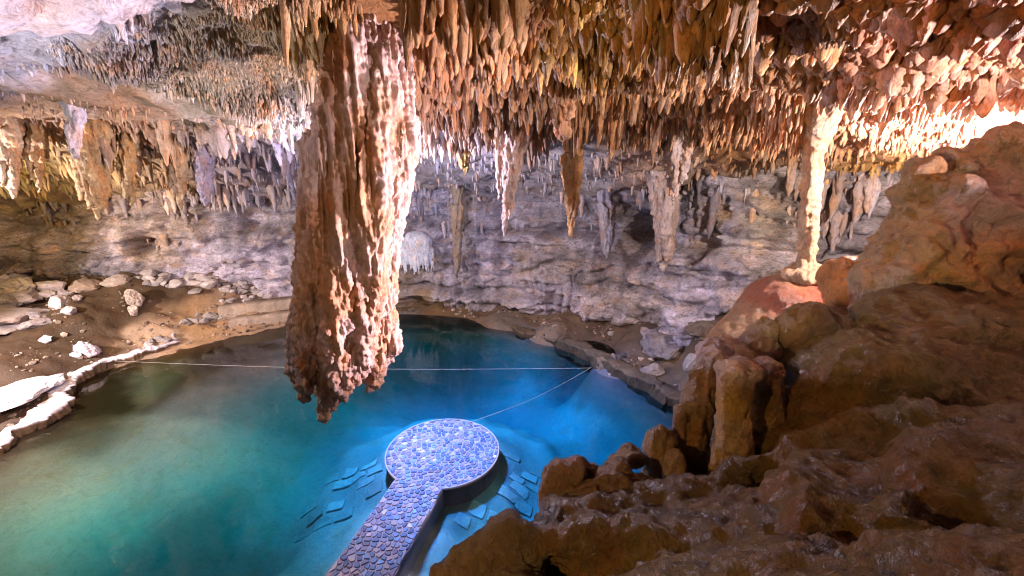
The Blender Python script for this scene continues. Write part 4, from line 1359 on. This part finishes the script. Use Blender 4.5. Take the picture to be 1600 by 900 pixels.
# ------------------------------------------------------------------ flagstones under the water
M_SLAB = rock_mat("drowned_flagstone", 2.5, .4, .8, .5, (1, .97, .95), (1.15, 1.15, 1.15), (.6, .6, .6))
def courses(cx, cy, ang, nu, nv, su, sv, seed, drop, label, group, cut):
    """staggered courses of slabs sunk in the silt"""
    rg = np.random.default_rng(seed)
    c0 = WZ(cx, cy, -.9)
    ca, sa = math.cos(ang), math.sin(ang)
    for j in range(nv):
        for i in range(nu):
            if rg.random() < drop: continue
            u = (i - nu / 2 + .5 * (j % 2)) * su + rg.normal(0, .03)
            v = (j - nv / 2) * sv + rg.normal(0, .03)
            x, y = c0[0] + ca * u - sa * v, c0[1] + sa * u + ca * v
            d_ = np.array([x, y]) - PC[:2]
            if np.hypot(*d_) < PR + .35 or (d_ @ wd > 0 and abs(d_ @ wn_ - lat) < hw + .35): continue
            if cut(x, y): continue
            z = float(GROUND(x, y)) + rg.uniform(.03, .08)
            a = ang + rg.normal(0, .07)
            w_, l_ = su * rg.uniform(.36, .49), sv * rg.uniform(.34, .48)
            c_, s_ = math.cos(a), math.sin(a)
            raw = [(-1, -1), (-.3, -1.05), (.4, -.97), (1, -1), (1.04, -.1), (1, 1), (.3, .96), (-.4, 1.03), (-1, 1), (-.96, .2)]
            q = np.array([(x + c_ * p * w_ - s_ * r_ * l_, y + s_ * p * w_ + c_ * r_ * l_) for p, r_ in ((p0 + rg.normal(0, .06), r0 + rg.normal(0, .06)) for p0, r0 in raw)])
            V, Fs = prism(q, z - .3, z, .015)
            V[:, 2] += GROUND(V[:, 0], V[:, 1]) - float(GROUND(x, y)) + (V[:, 0] - x) * rg.normal(0, .03)
            T = np.clip(np.tile(np.array([.27, .32, .33]) * math.exp(rg.normal(0, .16)), (len(V), 1)), .05, .8)
            prop(make("flagstone", V, Fs, M_SLAB, T, None, np.array([x, y, z - .3]), smooth=False), label, "flagstone", group)


courses(558, 752, .22, 5, 5, .62, .52, 611, .18, "pale flagstone sunk in the silt left of the round platform", "drowned flagstones left of the platform", lambda x, y: False)
courses(775, 760, -.35, 5, 8, .60, .48, 612, .15, "pale flagstone sunk in the silt right of the platform and causeway", "drowned flagstones right of the platform", lambda x, y: x < PC[0] - .3)

# ------------------------------------------------------------------ left bank: ledge, rocks
def ribbon(name, led, lw, seed, top, side, label, amp=1.0, jag=.45):
    """a low ragged ledge of rock along a shoreline"""
    LP = np.array([WZ(x, y, z) for x, y, z in led])
    m_ = 320
    sl = np.r_[0, np.cumsum(np.linalg.norm(np.diff(LP, axis=0), axis=1))]
    ss = np.linspace(0, sl[-1], m_)
    C_ = np.stack([np.interp(ss, sl, LP[:, k]) for k in range(3)], 1)
    for _ in range(4): C_[1:-1] = (C_[:-2] + 2 * C_[1:-1] + C_[2:]) / 4
    tn = np.gradient(C_, axis=0)[:, :2]
    tn /= np.linalg.norm(tn, axis=1, keepdims=True)
    nn = np.stack([-tn[:, 1], tn[:, 0]], 1)
    hwid = np.interp(ss, sl, np.array(lw) * .030) * (1 + .7 * noise(np.stack([ss * .9, 0 * ss, 0 * ss], 1), seed) + jag * noise(np.stack([ss * 5, 0 * ss, 0 * ss], 1), seed + 1))
    cols = [(-.96, -.7), (-1.0, -.3), (-1.02, -.07), (-.97, 0.0), (-.6, .01), (-.2, .015), (.2, .015), (.6, .01), (.97, 0), (1.02, -.07), (1.0, -.3), (.96, -.7)]
    V = []
    for (o_, dz) in cols:
        p = np.stack([C_[:, 0] + nn[:, 0] * hwid * o_, C_[:, 1] + nn[:, 1] * hwid * o_, C_[:, 2] + dz], 1)
        V.append(p)
    V = np.stack(V, 1).reshape(-1, 3)
    V = V + amp * np.stack([.22 * fbm(V * 1.3, 4, seed + 5), .22 * fbm(V * 1.3 + 9, 4, seed + 6), .10 * fbm(V * 1.6 + 5, 4, seed + 7)], 1)
    T = np.where((np.tile(np.array([c[1] for c in cols]), m_) > -.05)[:, None], top, side)  # flanks tinted darker than the top to stand for their shade
    o = make(name, V, grid_faces(m_, len(cols)), M_ROCK, np.clip(T * (1 + .4 * fbm(V * 2, 3, seed + 9)[:, None]), .01, .9), None, C_[m_ // 2] - (0, 0, .4))
    return prop(o, label, "ledge")


ribbon("stone_ledge", [(-120, 745, .34), (-40, 705, .34), (20, 670, .34), (62, 648, .34), (84, 632, .34), (92, 612, .36), (105, 592, .36), (135, 574, .36), (175, 560, .34), (215, 548, .32), (250, 540, .30), (275, 532, .25)],
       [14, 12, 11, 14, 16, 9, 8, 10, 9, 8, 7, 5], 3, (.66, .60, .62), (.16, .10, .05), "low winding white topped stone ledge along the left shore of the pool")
ribbon("stone_ledge", [(800, 512, .20), (850, 523, .34), (890, 533, .42), (930, 550, .48), (965, 568, .5), (1000, 584, .5), (1040, 604, .45), (1080, 622, .4)],
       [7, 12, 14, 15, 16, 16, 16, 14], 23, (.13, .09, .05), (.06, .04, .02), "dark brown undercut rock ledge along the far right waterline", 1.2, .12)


def on_ground(px, py, zguess=1.0):
    z = zguess
    for _ in range(12):
        p = WZ(px, py, z)
        z = .5 * z + .5 * float(GROUND(p[0], p[1]))
    return np.array([p[0], p[1], float(GROUND(p[0], p[1]))])


def bank_rock(px, py, w, hgt, label, tint, seed, style='angular', group=None, sub=3, zg=1.0, flat=.8):
    p = on_ground(px, py, zg)
    m_ = np.hypot(p[1], CAM_Z - p[2]) / FPX
    size = (w * m_ / 2, w * m_ / 2 * flat, hgt * m_ / 2)
    o = rock("boulder", p + (0, 0, size[2] * .25), size, seed, style, random.uniform(-.5, .5), M_ROCK, tint, sub)
    return prop(o, label, "boulder", group)


bank_rock(140, 552, 38, 34, "pinkish white rounded boulder beside the white ledge on the left bank", (.60, .50, .53), 701, 'angular', None, 4, .4)
bank_rock(6, 622, 96, 16, "added flat slab coloured white as a patch of sunlight on the dark mud at the left edge", (.78, .72, .74), 699, 'angular', None, 4, .5, 1.5)  # slab put in, and coloured white, so the sun patch looks bright
bank_rock(208, 468, 28, 36, "pale pointed boulder standing on the mud between sand and dark bank", (.38, .30, .23), 702, 'angular', None, 4, 2)
bank_rock(208, 490, 18, 22, "small tan boulder just below the pale pointed one", (.50, .40, .32), 703, 'angular', None, 4, 1.5)
bank_rock(118, 556, 16, 10, "small flat white stone left of the pinkish white boulder", (.7, .64, .66), 704, zg=.5)
bank_rock(70, 532, 22, 12, "scrap of white rock lying alone on the dark mud bank", (.66, .60, .60), 705, zg=1.5)
bank_rock(130, 450, 60, 22, "low brown slab on the bank below the left wall", (.34, .25, .18), 706, zg=2.6)
bank_rock(185, 440, 50, 18, "dark tilted slab at the foot of the left wall", (.36, .29, .23), 707, zg=2.7)
bank_rock(30, 455, 120, 34, "long pale slab slanting across the left edge of the bank", (.42, .34, .29), 708, sub=4, zg=3, flat=.35)
rg = np.random.default_rng(710)
for k, (px, py, w, hg) in enumerate([(15, 498, 90, 26), (60, 492, 46, 22), (95, 478, 40, 26), (40, 478, 50, 24), (80, 455, 44, 24), (10, 470, 60, 26), (110, 488, 28, 18), (55, 508, 44, 16), (15, 515, 50, 14), (72, 470, 28, 18), (30, 440, 40, 22), (100, 462, 26, 16), (120, 470, 22, 14), (5, 445, 40, 26)]):
    bank_rock(px, py, w, hg, "jagged pink white rock in the lit heap at the left edge of the bank", tuple(np.array([.44, .36, .33]) * rg.uniform(.5, 1.2)), 720 + k, group="lit rock heap on the left bank", zg=2.5)
for k in range(26):
    px, py = rg.uniform(200, 300), 0
    px = rg.uniform(178, 275)
    py = np.interp(px, [178, 275], [556, 528]) + rg.normal(0, 3)
    if px < 225: continue
    bank_rock(px, py, rg.uniform(9, 18), rg.uniform(6, 12), "grey stone in the small pile at the far end of the white ledge", tuple(np.array([.42, .36, .32]) * rg.uniform(.6, 1.2)), 760 + k, group="stones at the end of the ledge", sub=2, zg=.3)
for k in range(20):
    px = rg.uniform(282, 345)
    py = np.interp(px, [282, 345], [503, 496]) + rg.normal(0, 3)
    bank_rock(px, py, rg.uniform(8, 18), rg.uniform(6, 12), "dark stone in the row lying on the sandy shore", tuple(np.array([.34, .29, .25]) * rg.uniform(.5, 1.3)), 800 + k, group="row of stones on the sandy shore", sub=2, zg=.8)
for k in range(60):
    px, py = rg.uniform(345, 468), rg.uniform(445, 484)
    bank_rock(px, py, rg.uniform(8, 24), rg.uniform(6, 16), "rubble stone on the heap left of the giant stalactite below the wall", tuple(np.array([.44, .38, .34]) * rg.uniform(.5, 1.3)), 840 + k, group="rubble heap below the far wall", sub=2, zg=1.0)
for k in range(30):
    px, py = rg.uniform(215, 350), rg.uniform(430, 452)
    bank_rock(px, py, rg.uniform(12, 36), rg.uniform(8, 18), "broken grey slab along the foot of the left wall", tuple(np.array([.44, .38, .34]) * rg.uniform(.6, 1.3)), 920 + k, group="broken slabs at the wall foot", sub=2, zg=2.3)

# loose gravel and mud clods strewn over the banks, too many to count
bm = bmesh.new()
bmesh.ops.create_icosphere(bm, subdivisions=1, radius=1.0)
GVs = np.array([v.co[:] for v in bm.verts])
GFs = np.array([[v.index for v in f.verts] for f in bm.faces])
bm.free()
rg = np.random.default_rng(990)
gp_, gs_ = [], []
while len(gp_) < 4200:
    x, y = rg.uniform(-30, 9), rg.uniform(13, 30)
    z = float(GROUND(x, y))
    if not (.05 < z < 3.6) or noise(np.array([[x * .45, y * .45, 3.0]]), 991)[0] + .25 < rg.random() * .8: continue
    gp_.append((x, y, z))
    gs_.append(.025 + .13 * rg.random() ** 4)
gp_, gs_ = np.array(gp_), np.array(gs_)
V = GVs[None] * (gs_[:, None, None] * rg.uniform(.6, 1.4, (len(gp_), 1, 3)) * np.array([1, 1, .7])) * rg.uniform(.75, 1.2, (len(gp_), len(GVs), 1)) + gp_[:, None] + np.array([0, 0, .005])
T = np.array([.20, .15, .11])[None, None] * np.exp(rg.normal(0, .55, (len(gp_), 1, 1)))
F_ = (GFs[None] + (np.arange(len(gp_)) * len(GVs))[:, None, None]).reshape(-1, 3)
prop(make("gravel", V.reshape(-1, 3), F_, M_ROCK, np.clip(np.broadcast_to(T, V.shape).reshape(-1, 3), .01, .7), None, smooth=False), kind="stuff")

# low masonry wall of two steps behind the giant stalactite
for k, (pa, pb, hgt) in enumerate((((345, 492), (474, 478), .55), ((362, 508), (474, 494), .35))):
    a_, b_ = on_ground(*pa, .6), on_ground(*pb, .6)
    n_ = 40
    t_ = np.linspace(0, 1, n_)
    c_ = a_ + np.outer(t_, b_ - a_)
    V = np.stack([np.stack([c_[:, 0], c_[:, 1] + dy, c_[:, 2] + dz * hgt - (.4 if dz == 0 else 0)], 1) for dy, dz in ((-.25, 0), (-.22, .6), (-.18, .96), (0, 1.0), (.7, 1.0), (.8, 0))], 1).reshape(-1, 3)
    V = V + .07 * np.stack([noise(V * 2.4, 11), noise(V * 2.4 + 5, 12), noise(V * 2.4 + 9, 13)], 1)
    o = make("retaining_wall", V, grid_faces(n_, 6), M_ROCK, np.tile((.40, .31, .22), (len(V), 1)) * (1 + .4 * fbm(V * 2, 3, 14)[:, None]), None, a_)
    prop(o, "upper low stone retaining wall on the far shore" if k == 0 else "lower low stone kerb at the water on the far shore", "wall")

# far right shore: boulder, logs, stones
bank_rock(1040, 548, 96, 62, "rough purple grey boulder at the foot of the far right wall", (.22, .19, .18), 1001, 'angular', None, 4, 1.2)
bank_rock(1018, 582, 44, 22, "cream brown stone lying on the right hand mud bank", (.34, .28, .23), 1002, 'angular', None, 4, .8)
bank_rock(940, 570, 30, 24, "brown boulder at the water's edge where the two ropes meet", (.24, .17, .10), 1003, 'angular', None, 4, .2)
bank_rock(968, 578, 22, 14, "reddish stone next to the boulder at the rope ends", (.40, .26, .18), 1004, 'angular', None, 3, .2)
bank_rock(1078, 575, 26, 40, "pale leaning slab behind the right stalagmites", (.26, .23, .21), 1005, 'angular', None, 3, 1.0)
bank_rock(1105, 522, 70, 40, "dark rock under the wall right of the purple grey boulder", (.14, .11, .09), 1006, 'angular', None, 4, 2.0)
bank_rock(955, 522, 14, 8, "tiny white stone on the far mud bench", (.4, .34, .29), 1007, 'angular', None, 2, .8)
for k in range(9):
    px = rg.uniform(890, 1050)
    py = np.interp(px, [880, 930, 1050], [541, 568, 624]) + rg.normal(-2, 3)
    bank_rock(px, py, rg.uniform(8, 24), rg.uniform(5, 12), "brown stone along the right hand waterline", tuple(np.array([.20, .15, .10]) * rg.uniform(.6, 1.2)), 1020 + k, group="stones along the right waterline", sub=2, zg=.1)


def tube(name, pts, r, mat, tint, label, cat, ns=6):
    pts = np.array(pts, float)
    n_ = len(pts)
    tg = np.gradient(pts, axis=0)
    tg /= np.linalg.norm(tg, axis=1, keepdims=True)
    up = np.array([0, 0, 1.0])
    a_ = np.cross(tg, up)
    a_ /= np.linalg.norm(a_, axis=1, keepdims=True)
    b_ = np.cross(a_, tg)
    th = np.linspace(0, 2 * np.pi, ns, endpoint=False)
    rr = np.broadcast_to(np.asarray(r, float), (n_,))
    V = pts[:, None] + rr[:, None, None] * (np.cos(th)[None, :, None] * a_[:, None] + np.sin(th)[None, :, None] * b_[:, None])
    o = make(name, V.reshape(-1, 3), stal_faces(n_, ns), mat, np.tile(tint, (n_ * ns, 1)), None, pts[0])
    return prop(o, label, cat)


M_ROPE = rock_mat("rope_fibre", 8, .2, .9, .2, (1, 1, 1), (1.1, 1.1, 1.1), (.8, .8, .8))
a_, b_ = WZ(180, 564, .32), WZ(922, 575, .30)
t_ = np.linspace(0, 1, 60)[:, None]
pts = a_ + (b_ - a_) * t_
pts[:, 2] -= .22 * np.sin(np.pi * t_[:, 0])
tube("rope", pts, .0075, M_ROPE, (.42, .40, .36), "long thin rope stretched across the pool behind the giant stalactite", "rope")
a_, b_ = WZ(740, 658, DECK_Z + .02), WZ(924, 574, .3)
pts = a_ + (b_ - a_) * t_
pts[:, 2] -= .22 * np.sin(np.pi * t_[:, 0])
tube("rope", pts, .0075, M_ROPE, (.42, .40, .36), "short rope running from the round platform to the right shore", "rope")
